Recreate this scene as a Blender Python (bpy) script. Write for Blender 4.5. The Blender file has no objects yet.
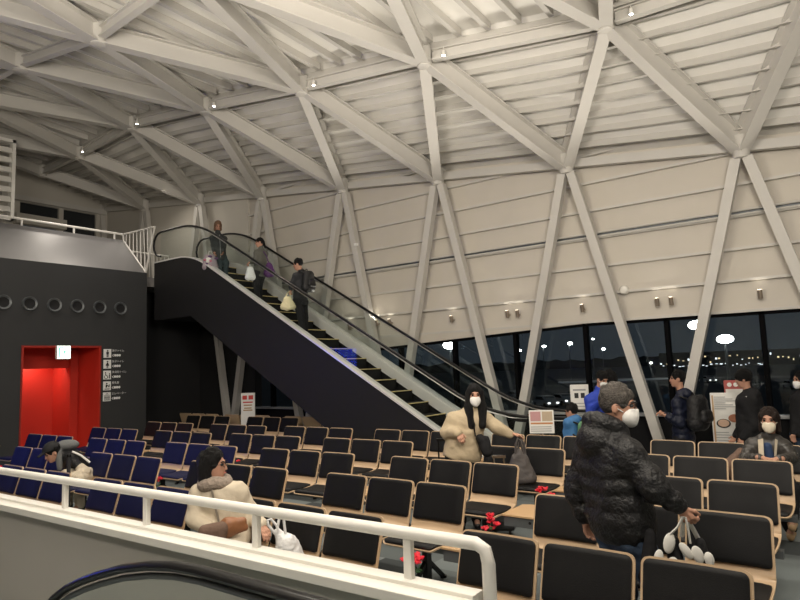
import bpy, math, random
import numpy as np
from mathutils import Vector, Matrix
random.seed(7)
SC = bpy.context.scene
COL = SC.collection
PI = math.pi

# ------------------------------------------------------------------ camera
F_PX = 619.45
PITCH, ROLL, YAW = [math.radians(v) for v in (6.005, -2.034, 53.467)]
EYE = 1.9
cy_, sy_ = math.cos(YAW), math.sin(YAW)
cp_, sp_, cr_, sr_ = math.cos(PITCH), math.sin(PITCH), math.cos(ROLL), math.sin(ROLL)
_P = np.array([[1, 0, 0], [0, cp_, sp_], [0, -sp_, cp_]])
_R = np.array([[cr_, -sr_, 0], [sr_, cr_, 0], [0, 0, 1]])
_L = np.array([[cy_, -sy_, 0], [0, 0, -1], [sy_, cy_, 0]])
CM = _R @ _P @ _L            # rows: camera right, down, forward in world axes
cam = bpy.data.cameras.new('camera')
cam.sensor_width = 36
cam.lens = F_PX * 36 / 800
cam.clip_start = 0.05
cam.clip_end = 900
co = bpy.data.objects.new('camera', cam)
COL.objects.link(co)
m4 = Matrix.Identity(4)
for i in range(3):
    m4[i][0], m4[i][1], m4[i][2] = CM[0][i], -CM[1][i], -CM[2][i]
m4[2][3] = EYE
co.matrix_world = m4
SC.camera = co
SC.view_settings.view_transform = 'Standard'
SC.view_settings.look = 'None'
SC.view_settings.gamma = 1
SC.view_settings.use_curve_mapping = False
SC.view_settings.exposure = 0.0

# ------------------------------------------------------------------ materials
MATS = {}
def mat(name, col, rough=0.6, metal=0.0, bump=0.0, bscale=40.0, var=0.0, vscale=8.0, emit=None, spec=0.5):
    if name in MATS:
        return MATS[name]
    m = bpy.data.materials.new(name)
    m.use_nodes = True
    nt = m.node_tree
    b = nt.nodes['Principled BSDF']
    b.inputs['Base Color'].default_value = (*col, 1)
    b.inputs['Roughness'].default_value = rough
    b.inputs['Metallic'].default_value = metal
    b.inputs['Specular IOR Level'].default_value = spec
    if bump or var:
        tc = nt.nodes.new('ShaderNodeTexCoord')
    if bump:
        n = nt.nodes.new('ShaderNodeTexNoise')
        n.inputs['Scale'].default_value = bscale
        n.inputs['Detail'].default_value = 3
        bp = nt.nodes.new('ShaderNodeBump')
        bp.inputs['Strength'].default_value = bump
        bp.inputs['Distance'].default_value = 0.02
        nt.links.new(tc.outputs['Object'], n.inputs['Vector'])
        nt.links.new(n.outputs['Fac'], bp.inputs['Height'])
        nt.links.new(bp.outputs['Normal'], b.inputs['Normal'])
    if var:
        n = nt.nodes.new('ShaderNodeTexNoise')
        n.inputs['Scale'].default_value = vscale
        mx = nt.nodes.new('ShaderNodeMix')
        mx.data_type = 'RGBA'
        mx.inputs[6].default_value = tuple(max(0, c * (1 - var)) for c in col) + (1,)
        mx.inputs[7].default_value = tuple(min(1, c * (1 + var)) for c in col) + (1,)
        nt.links.new(tc.outputs['Object'], n.inputs['Vector'])
        nt.links.new(n.outputs['Fac'], mx.inputs[0])
        nt.links.new(mx.outputs[2], b.inputs['Base Color'])
    if emit:
        b.inputs['Emission Color'].default_value = (*emit[0], 1)
        b.inputs['Emission Strength'].default_value = emit[1]
    MATS[name] = m
    return m

def glass_mat(name, tint, base=0.06, refl=(0.9, 0.95, 1.0), ior=1.45, rough=0.0):
    m = bpy.data.materials.new(name)
    m.use_nodes = True
    nt = m.node_tree
    nt.nodes.clear()
    out = nt.nodes.new('ShaderNodeOutputMaterial')
    tr = nt.nodes.new('ShaderNodeBsdfTransparent')
    tr.inputs[0].default_value = (*tint, 1)
    gl = nt.nodes.new('ShaderNodeBsdfGlossy')
    gl.inputs['Color'].default_value = (*refl, 1)
    gl.inputs['Roughness'].default_value = rough
    fr = nt.nodes.new('ShaderNodeLayerWeight')
    fr.inputs['Blend'].default_value = 0.5
    pw = nt.nodes.new('ShaderNodeMath')
    pw.operation = 'POWER'
    pw.inputs[1].default_value = 5.5
    ad = nt.nodes.new('ShaderNodeMath')
    ad.operation = 'MULTIPLY_ADD'
    ad.inputs[1].default_value = 1 - base
    ad.inputs[2].default_value = base
    ad.use_clamp = True
    nt.links.new(fr.outputs['Facing'], pw.inputs[0])
    mx = nt.nodes.new('ShaderNodeMixShader')
    nt.links.new(pw.outputs[0], ad.inputs[0])
    nt.links.new(ad.outputs[0], mx.inputs[0])
    nt.links.new(tr.outputs[0], mx.inputs[1])
    nt.links.new(gl.outputs[0], mx.inputs[2])
    nt.links.new(mx.outputs[0], out.inputs[0])
    MATS[name] = m
    return m

def wood_mat(name, c1, c2, scale=6.0):
    m = mat(name, c1, 0.4)
    nt = m.node_tree
    b = nt.nodes['Principled BSDF']
    tc = nt.nodes.new('ShaderNodeTexCoord')
    mp = nt.nodes.new('ShaderNodeMapping')
    mp.inputs['Scale'].default_value = (scale * 4, scale * 0.6, scale * 4)
    n = nt.nodes.new('ShaderNodeTexNoise')
    n.inputs['Scale'].default_value = 3
    n.inputs['Detail'].default_value = 6
    mx = nt.nodes.new('ShaderNodeMix')
    mx.data_type = 'RGBA'
    mx.inputs[6].default_value = (*c1, 1)
    mx.inputs[7].default_value = (*c2, 1)
    nt.links.new(tc.outputs['Object'], mp.inputs[0])
    nt.links.new(mp.outputs[0], n.inputs['Vector'])
    nt.links.new(n.outputs['Fac'], mx.inputs[0])
    nt.links.new(mx.outputs[2], b.inputs['Base Color'])
    return m

def carpet_mat():
    m = mat('carpet', (0.1, 0.11, 0.11), 0.95, spec=0.2)
    nt = m.node_tree
    b = nt.nodes['Principled BSDF']
    tc = nt.nodes.new('ShaderNodeTexCoord')
    sn = nt.nodes.new('ShaderNodeVectorMath')
    sn.operation = 'SNAP'
    sn.inputs[1].default_value = (0.5, 0.5, 10)
    wn = nt.nodes.new('ShaderNodeTexWhiteNoise')
    rp = nt.nodes.new('ShaderNodeValToRGB')
    rp.color_ramp.interpolation = 'CONSTANT'
    e = rp.color_ramp.elements
    e[0].color = (0.155, 0.178, 0.18, 1)
    e[1].position = 0.55
    e[1].color = (0.21, 0.24, 0.242, 1)
    x = e.new(0.8)
    x.color = (0.075, 0.085, 0.088, 1)
    x = e.new(0.9)
    x.color = (0.27, 0.30, 0.30, 1)
    nz = nt.nodes.new('ShaderNodeTexNoise')
    nz.inputs['Scale'].default_value = 220
    bp = nt.nodes.new('ShaderNodeBump')
    bp.inputs['Strength'].default_value = 0.3
    bp.inputs['Distance'].default_value = 0.004
    nt.links.new(tc.outputs['Object'], sn.inputs[0])
    nt.links.new(sn.outputs[0], wn.inputs['Vector'])
    nt.links.new(wn.outputs['Value'], rp.inputs[0])
    nt.links.new(rp.outputs[0], b.inputs['Base Color'])
    nt.links.new(tc.outputs['Object'], nz.inputs['Vector'])
    nt.links.new(nz.outputs['Fac'], bp.inputs['Height'])
    nt.links.new(bp.outputs[0], b.inputs['Normal'])
    return m

M_STEEL = mat('white_steel', (0.56, 0.54, 0.50), 0.5, var=0.05, vscale=3)
M_DECK = mat('roof_deck_white', (0.80, 0.78, 0.73), 0.6, var=0.05, vscale=2)
M_PURLIN = mat('purlin_white', (0.52, 0.50, 0.46), 0.6)
M_CLAD = mat('cladding_cream', (0.57, 0.53, 0.465), 0.65, var=0.05, vscale=1.5, bump=0.02, bscale=8)
M_SEAM = mat('cladding_seam', (0.40, 0.36, 0.30), 0.7)
M_ENDWALL = mat('endwall_white', (0.55, 0.52, 0.46), 0.7, var=0.04, vscale=1.5)
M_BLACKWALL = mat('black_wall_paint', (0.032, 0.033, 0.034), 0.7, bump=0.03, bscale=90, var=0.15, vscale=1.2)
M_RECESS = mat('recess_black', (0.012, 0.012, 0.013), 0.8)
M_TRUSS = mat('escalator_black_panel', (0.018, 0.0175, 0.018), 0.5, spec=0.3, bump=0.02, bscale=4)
M_CARPET = carpet_mat()
M_RED = mat('red_wall', (0.58, 0.032, 0.016), 0.55, var=0.06, vscale=2)
M_PLY = wood_mat('plywood', (0.60, 0.40, 0.22), (0.46, 0.29, 0.145))
M_EDGE = mat('plywood_edge', (0.52, 0.37, 0.23), 0.45, bump=0.05, bscale=60)
M_LEATHER = mat('black_leather', (0.0075, 0.0075, 0.008), 0.5, spec=0.2, bump=0.10, bscale=160)
M_BLUELITPAD = mat('black_pad_blue_glow', (0.005, 0.0065, 0.040), 0.65, spec=0.25, bump=0.12, bscale=200)  # black leather; the screen's blue glow is put into its colour
M_BLACKMET = mat('black_metal', (0.012, 0.012, 0.012), 0.4, 0.6)
M_GREYMET = mat('grey_metal', (0.13, 0.14, 0.145), 0.45, 0.4)
M_CHROME = mat('chrome', (0.72, 0.72, 0.72), 0.16, 1.0)
M_SATIN = mat('satin_steel', (0.62, 0.61, 0.58), 0.32, 1.0)
M_TRIMB = mat('bright_trim', (0.86, 0.85, 0.82), 0.28, 0.35)
M_FRAME = mat('window_frame_black', (0.0035, 0.0035, 0.004), 0.8, spec=0.05)
M_LOWWALL = mat('low_wall_black', (0.010, 0.010, 0.011), 0.75, spec=0.2)
M_SILL = mat('sill_grey', (0.35, 0.36, 0.37), 0.4)
M_RUBBER = mat('handrail_rubber', (0.008, 0.008, 0.008), 0.28)
M_WHITE = mat('white_paint', (0.78, 0.76, 0.71), 0.4)
M_PARAPET = mat('parapet_grey', (0.44, 0.42, 0.38), 0.55, var=0.05, vscale=2)
M_CAP = mat('parapet_cap_white', (0.80, 0.78, 0.72), 0.45)
M_UPPER = mat('upper_parapet_panel', (0.24, 0.235, 0.235), 0.35, 0.5, var=0.06, vscale=1.5)
M_PAPER = mat('paper_white', (0.80, 0.79, 0.75), 0.6)
M_PRINT = mat('print_black', (0.02, 0.02, 0.02), 0.6)
M_PRINTRED = mat('print_red', (0.55, 0.05, 0.04), 0.6)
M_PRINTGREY = mat('print_grey', (0.35, 0.35, 0.35), 0.6)
M_SIGN = mat('sign_white', (0.85, 0.85, 0.83), 0.5)
M_WINGLASS = glass_mat('window_glass', (0.90, 0.94, 0.96), 0.05, (0.75, 0.85, 0.95))
M_BALGLASS = glass_mat('balustrade_glass', (0.95, 0.97, 0.965), 0.010, (0.85, 0.95, 0.92))
M_SKIN = mat('skin', (0.47, 0.255, 0.175), 0.6, spec=0.3, var=0.08, vscale=25)
M_HAIR = mat('hair_black', (0.006, 0.0055, 0.0055), 0.5, bump=1.0, bscale=150, spec=0.22)
M_HAIRGREY = mat('hair_greying', (0.085, 0.075, 0.066), 0.55, bump=1.0, bscale=120, var=0.8, vscale=70, spec=0.25)
M_HAIRBROWN = mat('hair_brown', (0.018, 0.010, 0.007), 0.5, spec=0.25, bump=0.9, bscale=110)
M_HAIRLIGHT = mat('hair_light_brown', (0.16, 0.085, 0.045), 0.5, bump=0.5, bscale=110)
M_MASK = mat('mask_white', (0.82, 0.81, 0.78), 0.7, bump=0.05, bscale=60)
M_MASKCREAM = mat('mask_cream', (0.78, 0.70, 0.55), 0.7, bump=0.05, bscale=60)
M_EYE = mat('eye_dark', (0.01, 0.008, 0.007), 0.2)
M_LIP = mat('lip', (0.42, 0.14, 0.11), 0.5)
M_NYLON = mat('black_nylon', (0.0125, 0.0125, 0.0135), 0.5, bump=0.7, bscale=45, spec=0.4)
M_DENIM = mat('denim', (0.045, 0.075, 0.13), 0.8, bump=0.3, bscale=30, var=0.35, vscale=14)
M_DARKCLOTH = mat('dark_cloth', (0.017, 0.017, 0.0185), 0.9, spec=0.2, bump=0.25, bscale=30)
M_CREAM = mat('cream_coat', (0.56, 0.485, 0.37), 0.75, bump=0.35, bscale=18)
M_BEIGE = mat('beige_parka', (0.44, 0.355, 0.235), 0.8, bump=0.4, bscale=20)
M_NAVY = mat('navy_nylon', (0.008, 0.011, 0.026), 0.5, spec=0.3, bump=0.45, bscale=22)
M_BLUE = mat('blue_jacket', (0.02, 0.055, 0.42), 0.7, bump=0.35, bscale=22)
M_SKYBLUE = mat('sky_blue_jacket', (0.045, 0.16, 0.36), 0.7, bump=0.3, bscale=25)
M_GREENBAG = mat('green_bag', (0.10, 0.24, 0.12), 0.7, bump=0.3, bscale=30)
M_SHOE = mat('dark_shoe', (0.012, 0.011, 0.011), 0.5)
M_TANSHOE = mat('tan_shoe', (0.48, 0.32, 0.17), 0.5)
M_SCARF = mat('grey_brown_scarf', (0.30, 0.245, 0.20), 0.95, bump=0.9, bscale=45, var=0.35, vscale=40)
M_BROWNBAG = mat('brown_leather', (0.27, 0.115, 0.05), 0.45, bump=0.3, bscale=25)
M_DARKBROWN = mat('dark_brown_cloth', (0.14, 0.085, 0.06), 0.8, bump=0.4, bscale=30)
M_SKIRT = mat('patterned_skirt', (0.42, 0.30, 0.25), 0.85, bump=0.4, bscale=40, var=0.45, vscale=35)
M_METALPUFF = mat('bronze_grey_puffer', (0.045, 0.041, 0.037), 0.36, bump=0.45, bscale=22)
M_NAVYSHIRT = mat('navy_shirt', (0.022, 0.045, 0.11), 0.8, bump=0.2, bscale=30)
M_GREYHOOD = mat('grey_hood', (0.13, 0.135, 0.135), 0.85, bump=0.3, bscale=30)
M_OLIVE = mat('olive_grey_jacket', (0.105, 0.105, 0.088), 0.8, bump=0.3, bscale=25)
M_PURPLE = mat('purple_bag', (0.075, 0.018, 0.11), 0.6, bump=0.3, bscale=25)
M_PLASTICBAG = mat('white_plastic_bag', (0.80, 0.80, 0.80), 0.35, bump=0.7, bscale=30)
M_CREAMBAG = mat('cream_bag', (0.66, 0.60, 0.38), 0.7, bump=0.4, bscale=20)
M_TOTE = mat('grey_brown_tote', (0.085, 0.075, 0.072), 0.7, bump=0.5, bscale=14)
M_PETAL = mat('red_petal', (0.62, 0.012, 0.03), 0.55)
M_GREENLEAF = mat('leaf_green', (0.03, 0.09, 0.03), 0.6)
M_YELLOW = mat('step_yellow', (0.85, 0.68, 0.32), 0.5)
M_STEP = mat('step_dark', (0.008, 0.008, 0.008), 0.6, 0.0, spec=0.2)
M_LAMP = mat('lamp_lit', (1, 1, 1), 0.5, emit=((1.0, 0.93, 0.8), 40))
M_BROWNMET = mat('bracket_brown', (0.28, 0.23, 0.18), 0.45, 0.5)

# ------------------------------------------------------------------ mesh helpers
class MB:
    def __init__(self):
        self.v, self.f, self.s = [], [], []
    def add(self, vs, fs, smooth=False):
        o = len(self.v)
        self.v += [tuple(float(c) for c in p) for p in vs]
        self.f += [[i + o for i in q] for q in fs]
        self.s += [smooth] * len(fs)
        return self
    def box(self, a, b):
        (x0, y0, z0), (x1, y1, z1) = a, b
        x0, x1 = min(x0, x1), max(x0, x1); y0, y1 = min(y0, y1), max(y0, y1); z0, z1 = min(z0, z1), max(z0, z1)
        vs = [(x0,y0,z0),(x1,y0,z0),(x1,y1,z0),(x0,y1,z0),(x0,y0,z1),(x1,y0,z1),(x1,y1,z1),(x0,y1,z1)]
        return self.add(vs, [(0,3,2,1),(4,5,6,7),(0,1,5,4),(1,2,6,5),(2,3,7,6),(3,0,4,7)])
    def hexa(self, bot, top):
        return self.add(list(bot) + list(top), [(0,3,2,1),(4,5,6,7),(0,1,5,4),(1,2,6,5),(2,3,7,6),(3,0,4,7)])
    def bar(self, a, b, w, h, up=(0, 0, 1)):
        """rectangular bar from a to b; w across, h along 'up'"""
        a, b, up = Vector(a), Vector(b), Vector(up)
        d = (b - a).normalized()
        r = d.cross(up)
        if r.length < 1e-5:
            r = d.cross(Vector((1, 0, 0)))
        r.normalize()
        u = r.cross(d).normalized()
        bot = [a - r*w/2 - u*h/2, a + r*w/2 - u*h/2, b + r*w/2 - u*h/2, b - r*w/2 - u*h/2]
        return self.hexa(bot, [p + u*h for p in bot])
    def tube(self, path, r, n=10, caps=True, closed=False, flat=1.0):
        P = [Vector(p) for p in path]
        rs = r if isinstance(r, (list, tuple)) else [r] * len(P)
        N = len(P)
        vs, fs = [], []
        prev = None
        for i, p in enumerate(P):
            if closed:
                t = (P[(i+1) % N] - P[i-1]).normalized()
            else:
                t = (P[min(i+1, N-1)] - P[max(i-1, 0)]).normalized()
            if prev is None:
                ref = Vector((0, 0, 1)) if abs(t.z) < 0.9 else Vector((1, 0, 0))
                x = t.cross(ref).normalized()
            else:
                x = (prev - t * prev.dot(t))
                x = x.normalized() if x.length > 1e-6 else t.orthogonal().normalized()
            prev = x
            y = x.cross(t)
            for k in range(n):
                a = 2*PI*k/n
                vs.append(p + (x*math.cos(a) + y*math.sin(a)*flat) * rs[i])
        M = N if closed else N-1
        for i in range(M):
            for k in range(n):
                j = (i+1) % N
                fs.append((i*n+k, i*n+(k+1) % n, j*n+(k+1) % n, j*n+k))
        if caps and not closed:
            fs.append(tuple(range(n-1, -1, -1)))
            fs.append(tuple((N-1)*n+k for k in range(n)))
        return self.add(vs, fs, True)
    def prism(self, poly, fn0, fn1):
        """poly: list of 2D points, fn0/fn1 map (p,q)->xyz for the two end faces"""
        n = len(poly)
        vs = [fn0(*p) for p in poly] + [fn1(*p) for p in poly]
        fs = [tuple(range(n-1, -1, -1)), tuple(range(n, 2*n))]
        fs += [(i, (i+1) % n, n+(i+1) % n, n+i) for i in range(n)]
        return self.add(vs, fs)
    def ell(self, c, r, nu=14, nv=9, rot=None):
        vs, fs = [], []
        R = rot or Matrix.Identity(3)
        for j in range(nv+1):
            th = PI*j/nv
            for i in range(nu):
                ph = 2*PI*i/nu
                vs.append(Vector(c) + R @ Vector((r[0]*math.sin(th)*math.cos(ph), r[1]*math.sin(th)*math.sin(ph), r[2]*math.cos(th))))
        for j in range(nv):
            for i in range(nu):
                fs.append((j*nu+i, (j+1)*nu+i, (j+1)*nu+(i+1) % nu, j*nu+(i+1) % nu))
        return self.add(vs, fs, True)
    def lathe(self, prof, c, n=20, axis='z'):
        vs, fs = [], []
        for r, h in prof:
            for k in range(n):
                a = 2*PI*k/n
                p = (r*math.cos(a), r*math.sin(a), h)
                if axis == 'y': p = (p[0], p[2], p[1])
                if axis == 'x': p = (p[2], p[0], p[1])
                vs.append((c[0]+p[0], c[1]+p[1], c[2]+p[2]))
        for j in range(len(prof)-1):
            for k in range(n):
                fs.append((j*n+k, j*n+(k+1) % n, (j+1)*n+(k+1) % n, (j+1)*n+k))
        fs.append(tuple(range(n)))
        fs.append(tuple((len(prof)-1)*n+k for k in range(n)))
        return self.add(vs, fs, True)
    def build(self, name, m, parent=None, bevel=0.0, sharp=40):
        me = bpy.data.meshes.new(name)
        me.from_pydata(self.v, [], self.f)
        me.polygons.foreach_set('use_smooth', self.s)
        bmfix(me)
        for mm in (m if isinstance(m, (list, tuple)) else [m]):
            me.materials.append(mm)
        if any(self.s):
            me.set_sharp_from_angle(angle=math.radians(sharp))
        o = bpy.data.objects.new(name, me)
        COL.objects.link(o)
        if parent: o.parent = parent
        if bevel:
            md = o.modifiers.new('bevel', 'BEVEL')
            md.width = bevel; md.segments = 2; md.limit_method = 'ANGLE'
        return o

def bmfix(me):
    import bmesh
    bm = bmesh.new(); bm.from_mesh(me)
    bmesh.ops.recalc_face_normals(bm, faces=bm.faces)
    bm.to_mesh(me); bm.free()

def tag(o, label=None, cat=None, group=None, kind=None):
    if label: o['label'] = label
    if cat: o['category'] = cat
    if group: o['group'] = group
    if kind: o['kind'] = kind
    return o
def struct(o):
    o['kind'] = 'structure'
    return o
def empty(name, loc=(0, 0, 0), rz=0.0):
    o = bpy.data.objects.new(name, None)
    COL.objects.link(o)
    o.location = loc; o.rotation_euler = (0, 0, rz)
    o.empty_display_size = 0.2
    return o
def copy_tree(o, parent=None):
    c = o.copy(); COL.objects.link(c); c.parent = parent
    for ch in list(o.children):
        copy_tree(ch, c)
    return c
TRIM = [0]
def trim(mb, m, bevel=0.0):
    TRIM[0] += 1
    return struct(mb.build('trim_%d' % TRIM[0], m, bevel=bevel))
def text(body, size, m, parent, loc, rot, name='lettering', align='LEFT'):
    cu = bpy.data.curves.new(name, 'FONT')
    cu.body = body; cu.size = size; cu.extrude = 0.001; cu.align_x = align
    cu.materials.append(m)
    tmp = bpy.data.objects.new(name, cu)
    me = bpy.data.meshes.new_from_object(tmp)
    bpy.data.objects.remove(tmp)
    o = bpy.data.objects.new(name, me)
    COL.objects.link(o)
    o.parent = parent; o.location = loc; o.rotation_euler = rot
    return o

# ------------------------------------------------------------------ SDF bodies (smooth continuous surfaces)
BIG = 0.5
def smin(a, b, k):
    h = np.maximum(k - np.abs(a - b), 0) / k
    return np.minimum(a, b) - h*h*k*0.25
_wr = np.random.RandomState(11)
WAVES = [(unit_, a) for unit_, a in [( _wr.normal(size=3), _wr.uniform(0, 6.28)) for _ in range(7)]]
def wrinkle(X, Y, Z, freq):
    out = 0
    wx = X + 0.035*np.sin(Y*17 + Z*11); wz = Z + 0.04*np.sin(X*14 + Y*9 + 1.3); wy = Y + 0.03*np.sin(Z*13 + 0.7)
    for i, (d, a) in enumerate(WAVES):
        d = d/np.linalg.norm(d)
        k = freq*(0.7 + 0.22*i)
        out = out + np.abs(np.sin(k*(d[0]*wx + d[1]*wy + d[2]*wz*1.3) + a))/(1 + 0.25*i)
    return out/4.2 - 0.62
def sdf_arrays(prims, vox, k=0.03, wrk=None):
    """prims: ('c',a,b,ra,rb,{opts}) round cones, ('e',c,radii,R,{opts}) ellipsoids; opts sub, k, n (quilt bands), amp"""
    lo = np.full(3, 1e9); hi = -lo
    boxes = []
    for p in prims:
        if p[0] == 'p':
            boxes.append((None, None)); continue
        if p[0] == 'c':
            a, b = np.array(p[1], float), np.array(p[2], float)
            ra, rb = p[3], p[4]
            l = np.minimum(a - ra, b - rb); h = np.maximum(a + ra, b + rb)
        else:
            c = np.array(p[1], float); r = max(p[2])
            l, h = c - r, c + r
        boxes.append((l, h))
        if not p[-1].get('sub'):
            lo = np.minimum(lo, l); hi = np.maximum(hi, h)
    lo = lo - 3*vox - 0.02; hi = hi + 3*vox + 0.02
    n = np.ceil((hi - lo) / vox).astype(int) + 1
    D = np.full(n, BIG, np.float32)
    ax = [lo[i] + vox*np.arange(n[i]) for i in range(3)]
    for p, (l, h) in zip(prims, boxes):
        op = p[-1]
        if p[0] == 'p':
            a, b = np.array(p[1], float), np.array(p[2], float)
            D = np.maximum(D, ((ax[0][:, None, None]-a[0])*b[0] + (ax[1][None, :, None]-a[1])*b[1] + (ax[2][None, None, :]-a[2])*b[2]).astype(np.float32)); continue
        kk = op.get('k', k)
        mg = kk + 3*vox + op.get('amp', 0)
        i0 = np.maximum(np.floor((l - mg - lo)/vox).astype(int), 0)
        i1 = np.minimum(np.ceil((h + mg - lo)/vox).astype(int) + 1, n)
        if np.any(i1 <= i0): continue
        X = ax[0][i0[0]:i1[0], None, None]; Y = ax[1][None, i0[1]:i1[1], None]; Z = ax[2][None, None, i0[2]:i1[2]]
        if p[0] == 'c':
            a, b = np.array(p[1], float), np.array(p[2], float)
            d = b - a; L2 = max(float(d @ d), 1e-9)
            t = np.clip(((X-a[0])*d[0] + (Y-a[1])*d[1] + (Z-a[2])*d[2]) / L2, 0, 1)
            dist = np.sqrt((X-a[0]-t*d[0])**2 + (Y-a[1]-t*d[1])**2 + (Z-a[2]-t*d[2])**2)
            r = p[3] + (p[4]-p[3])*t
            if op.get('n'):
                r = r + op['amp']*(np.abs(np.sin(PI*(t*op['n']+op.get('ph', 0)))) - 0.6)
            v = dist - r
        else:
            c = np.array(p[1], float); R = p[3]
            x, y, z = X-c[0], Y-c[1], Z-c[2]
            if R is not None:
                R = np.array(R)
                x, y, z = (R[0][0]*x+R[1][0]*y+R[2][0]*z, R[0][1]*x+R[1][1]*y+R[2][1]*z, R[0][2]*x+R[1][2]*y+R[2][2]*z)
            r = np.array(p[2], float)
            k0 = np.sqrt((x/r[0])**2 + (y/r[1])**2 + (z/r[2])**2)
            k1 = np.sqrt((x/r[0]**2)**2 + (y/r[1]**2)**2 + (z/r[2]**2)**2)
            v = k0*(k0-1)/np.maximum(k1, 1e-6)
        s = (slice(i0[0], i1[0]), slice(i0[1], i1[1]), slice(i0[2], i1[2]))
        if op.get('sub'):
            D[s] = -smin(-D[s], v, kk)
        elif op.get('cut'):
            D[s] = np.maximum(D[s], v)
        else:
            D[s] = smin(D[s], v, kk)
    if wrk:
        near = np.abs(D) < 0.06
        I = np.nonzero(near)
        D[I] += (wrk[0]*wrinkle(ax[0][I[0]], ax[1][I[1]], ax[2][I[2]], wrk[1])).astype(np.float32)
    return surface_nets(D, lo, vox)
def surface_nets(D, lo, vox):
    inside = D < 0
    nx, ny, nz = [q-1 for q in D.shape]
    cnt = np.zeros((nx, ny, nz), np.int8)
    for dx in (0, 1):
        for dy in (0, 1):
            for dz in (0, 1):
                cnt += inside[dx:dx+nx, dy:dy+ny, dz:dz+nz]
    act = (cnt > 0) & (cnt < 8)
    I = np.argwhere(act)
    idx = np.full(act.shape, -1, np.int64)
    idx[act] = np.arange(len(I))
    acc = np.zeros((len(I), 3)); num = np.zeros(len(I))
    corners = [(a, b, c) for a in (0, 1) for b in (0, 1) for c in (0, 1)]
    for a in corners:
        for ax in range(3):
            if a[ax]: continue
            b = list(a); b[ax] = 1
            da = D[I[:, 0]+a[0], I[:, 1]+a[1], I[:, 2]+a[2]].astype(float)
            db = D[I[:, 0]+b[0], I[:, 1]+b[1], I[:, 2]+b[2]].astype(float)
            mk = (da < 0) != (db < 0)
            t = np.where(mk, da/np.where(np.abs(da-db) < 1e-9, 1, da-db), 0)
            p = np.array(a, float)[None, :].repeat(len(I), 0)
            p[:, ax] += t
            acc[mk] += p[mk]; num[mk] += 1
    V = lo + vox*(I + acc/np.maximum(num, 1)[:, None])
    F = []
    for ax in range(3):
        u, w = (ax+1) % 3, (ax+2) % 3
        s0 = [slice(None)]*3; s1 = [slice(None)]*3
        s0[ax] = slice(0, -1); s1[ax] = slice(1, None)
        ch = inside[tuple(s0)] != inside[tuple(s1)]
        E = np.argwhere(ch)
        E = E[(E[:, u] > 0) & (E[:, w] > 0) & (E[:, u] < D.shape[u]-1) & (E[:, w] < D.shape[w]-1)]
        if not len(E): continue
        def cell(du, dw):
            q = E.copy(); q[:, u] -= du; q[:, w] -= dw
            return idx[q[:, 0], q[:, 1], q[:, 2]]
        Q = np.stack([cell(1, 1), cell(0, 1), cell(0, 0), cell(1, 0)], 1)
        ins = inside[E[:, 0], E[:, 1], E[:, 2]]
        Q[~ins] = Q[~ins][:, ::-1]
        F.append(Q)
    F = np.concatenate(F)
    F = F[(F >= 0).all(1)]
    return V, F
def sdf_obj(name, prims, vox, m, parent=None, k=0.03, extra=None, wrk=None):
    V, F = sdf_arrays(prims, vox, k, wrk)
    if extra:
        for V2, F2 in extra:
            F = np.concatenate([F, F2 + len(V)]); V = np.concatenate([V, V2])
    me = bpy.data.meshes.new(name)
    me.vertices.add(len(V)); me.vertices.foreach_set('co', V.astype(np.float32).ravel())
    me.loops.add(F.size); me.loops.foreach_set('vertex_index', F.astype(np.int32).ravel())
    me.polygons.add(len(F))
    me.polygons.foreach_set('loop_start', np.arange(0, F.size, 4, dtype=np.int32))
    me.polygons.foreach_set('use_smooth', np.ones(len(F), bool))
    me.update(calc_edges=True); me.validate()
    me.materials.append(m)
    o = bpy.data.objects.new(name, me)
    COL.objects.link(o)
    if parent: o.parent = parent
    return o

# ================================================================== THE HALL
# world: X runs across the hall towards the window wall, Y along the window wall, Z up, floor at 0
XG = 11.5            # glass / cladding plane
YCL = 13.75          # the cladding courses stop here
XC = 11.2            # V column plane
YB = 14.6            # face of the black washroom block
ZM = 4.45            # mezzanine floor
YE = 21.5            # end wall
def eave(y): return 5.06 + 0.1283*(y-1.3)

struct(MB().box((-5, -7, -0.2), (XG+0.15, YE, 0)).build('floor', M_CARPET))
# --- window wall -------------------------------------------------
mull = [1.27 + 1.455*k for k in range(-5, 9)]
ZT = 2.56
struct(MB().box((XG-0.05, -7, 0), (XG+0.15, 13.6, 0.86)).build('wall_right', M_LOWWALL))
trim(MB().box((XG-0.16, -7, 0.86), (XG+0.12, 13.6, 0.91)), M_SILL, 0.01)
for k in range(len(mull)-1):
    struct(MB().box((XG+0.02, mull[k]+0.03, 0.91), (XG+0.035, mull[k+1]-0.03, ZT)).build('window_%d' % (k+1), M_WINGLASS))
for y in mull:
    trim(MB().box((XG-0.05, y-0.036, 0.91), (XG+0.09, y+0.036, ZT)), M_FRAME)
trim(MB().box((XG-0.05, -7, ZT-0.05), (XG+0.09, 13.6, ZT)), M_FRAME)
# tapering white fascia over the windows towards the escalator, with its black head
fa = MB(); fb = MB()
y0, y1 = 4.2, 13.6
z1 = 2.10
fa.hexa([(XG-0.09, y0, ZT-0.005), (XG+0.08, y0, ZT-0.005), (XG+0.08, y1, z1), (XG-0.09, y1, z1)], [(XG-0.09, y0, ZT+0.02), (XG+0.08, y0, ZT+0.02), (XG+0.08, y1, ZT+0.02), (XG-0.09, y1, ZT+0.02)])
fb.hexa([(XG-0.08, y0, ZT-0.05), (XG+0.08, y0, ZT-0.05), (XG+0.08, y1, z1-0.06), (XG-0.08, y1, z1-0.06)], [(XG-0.08, y0, ZT-0.004), (XG+0.08, y0, ZT-0.004), (XG+0.08, y1, z1), (XG-0.08, y1, z1)])
trim(fa, M_CLAD); trim(fb, M_FRAME)
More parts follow.
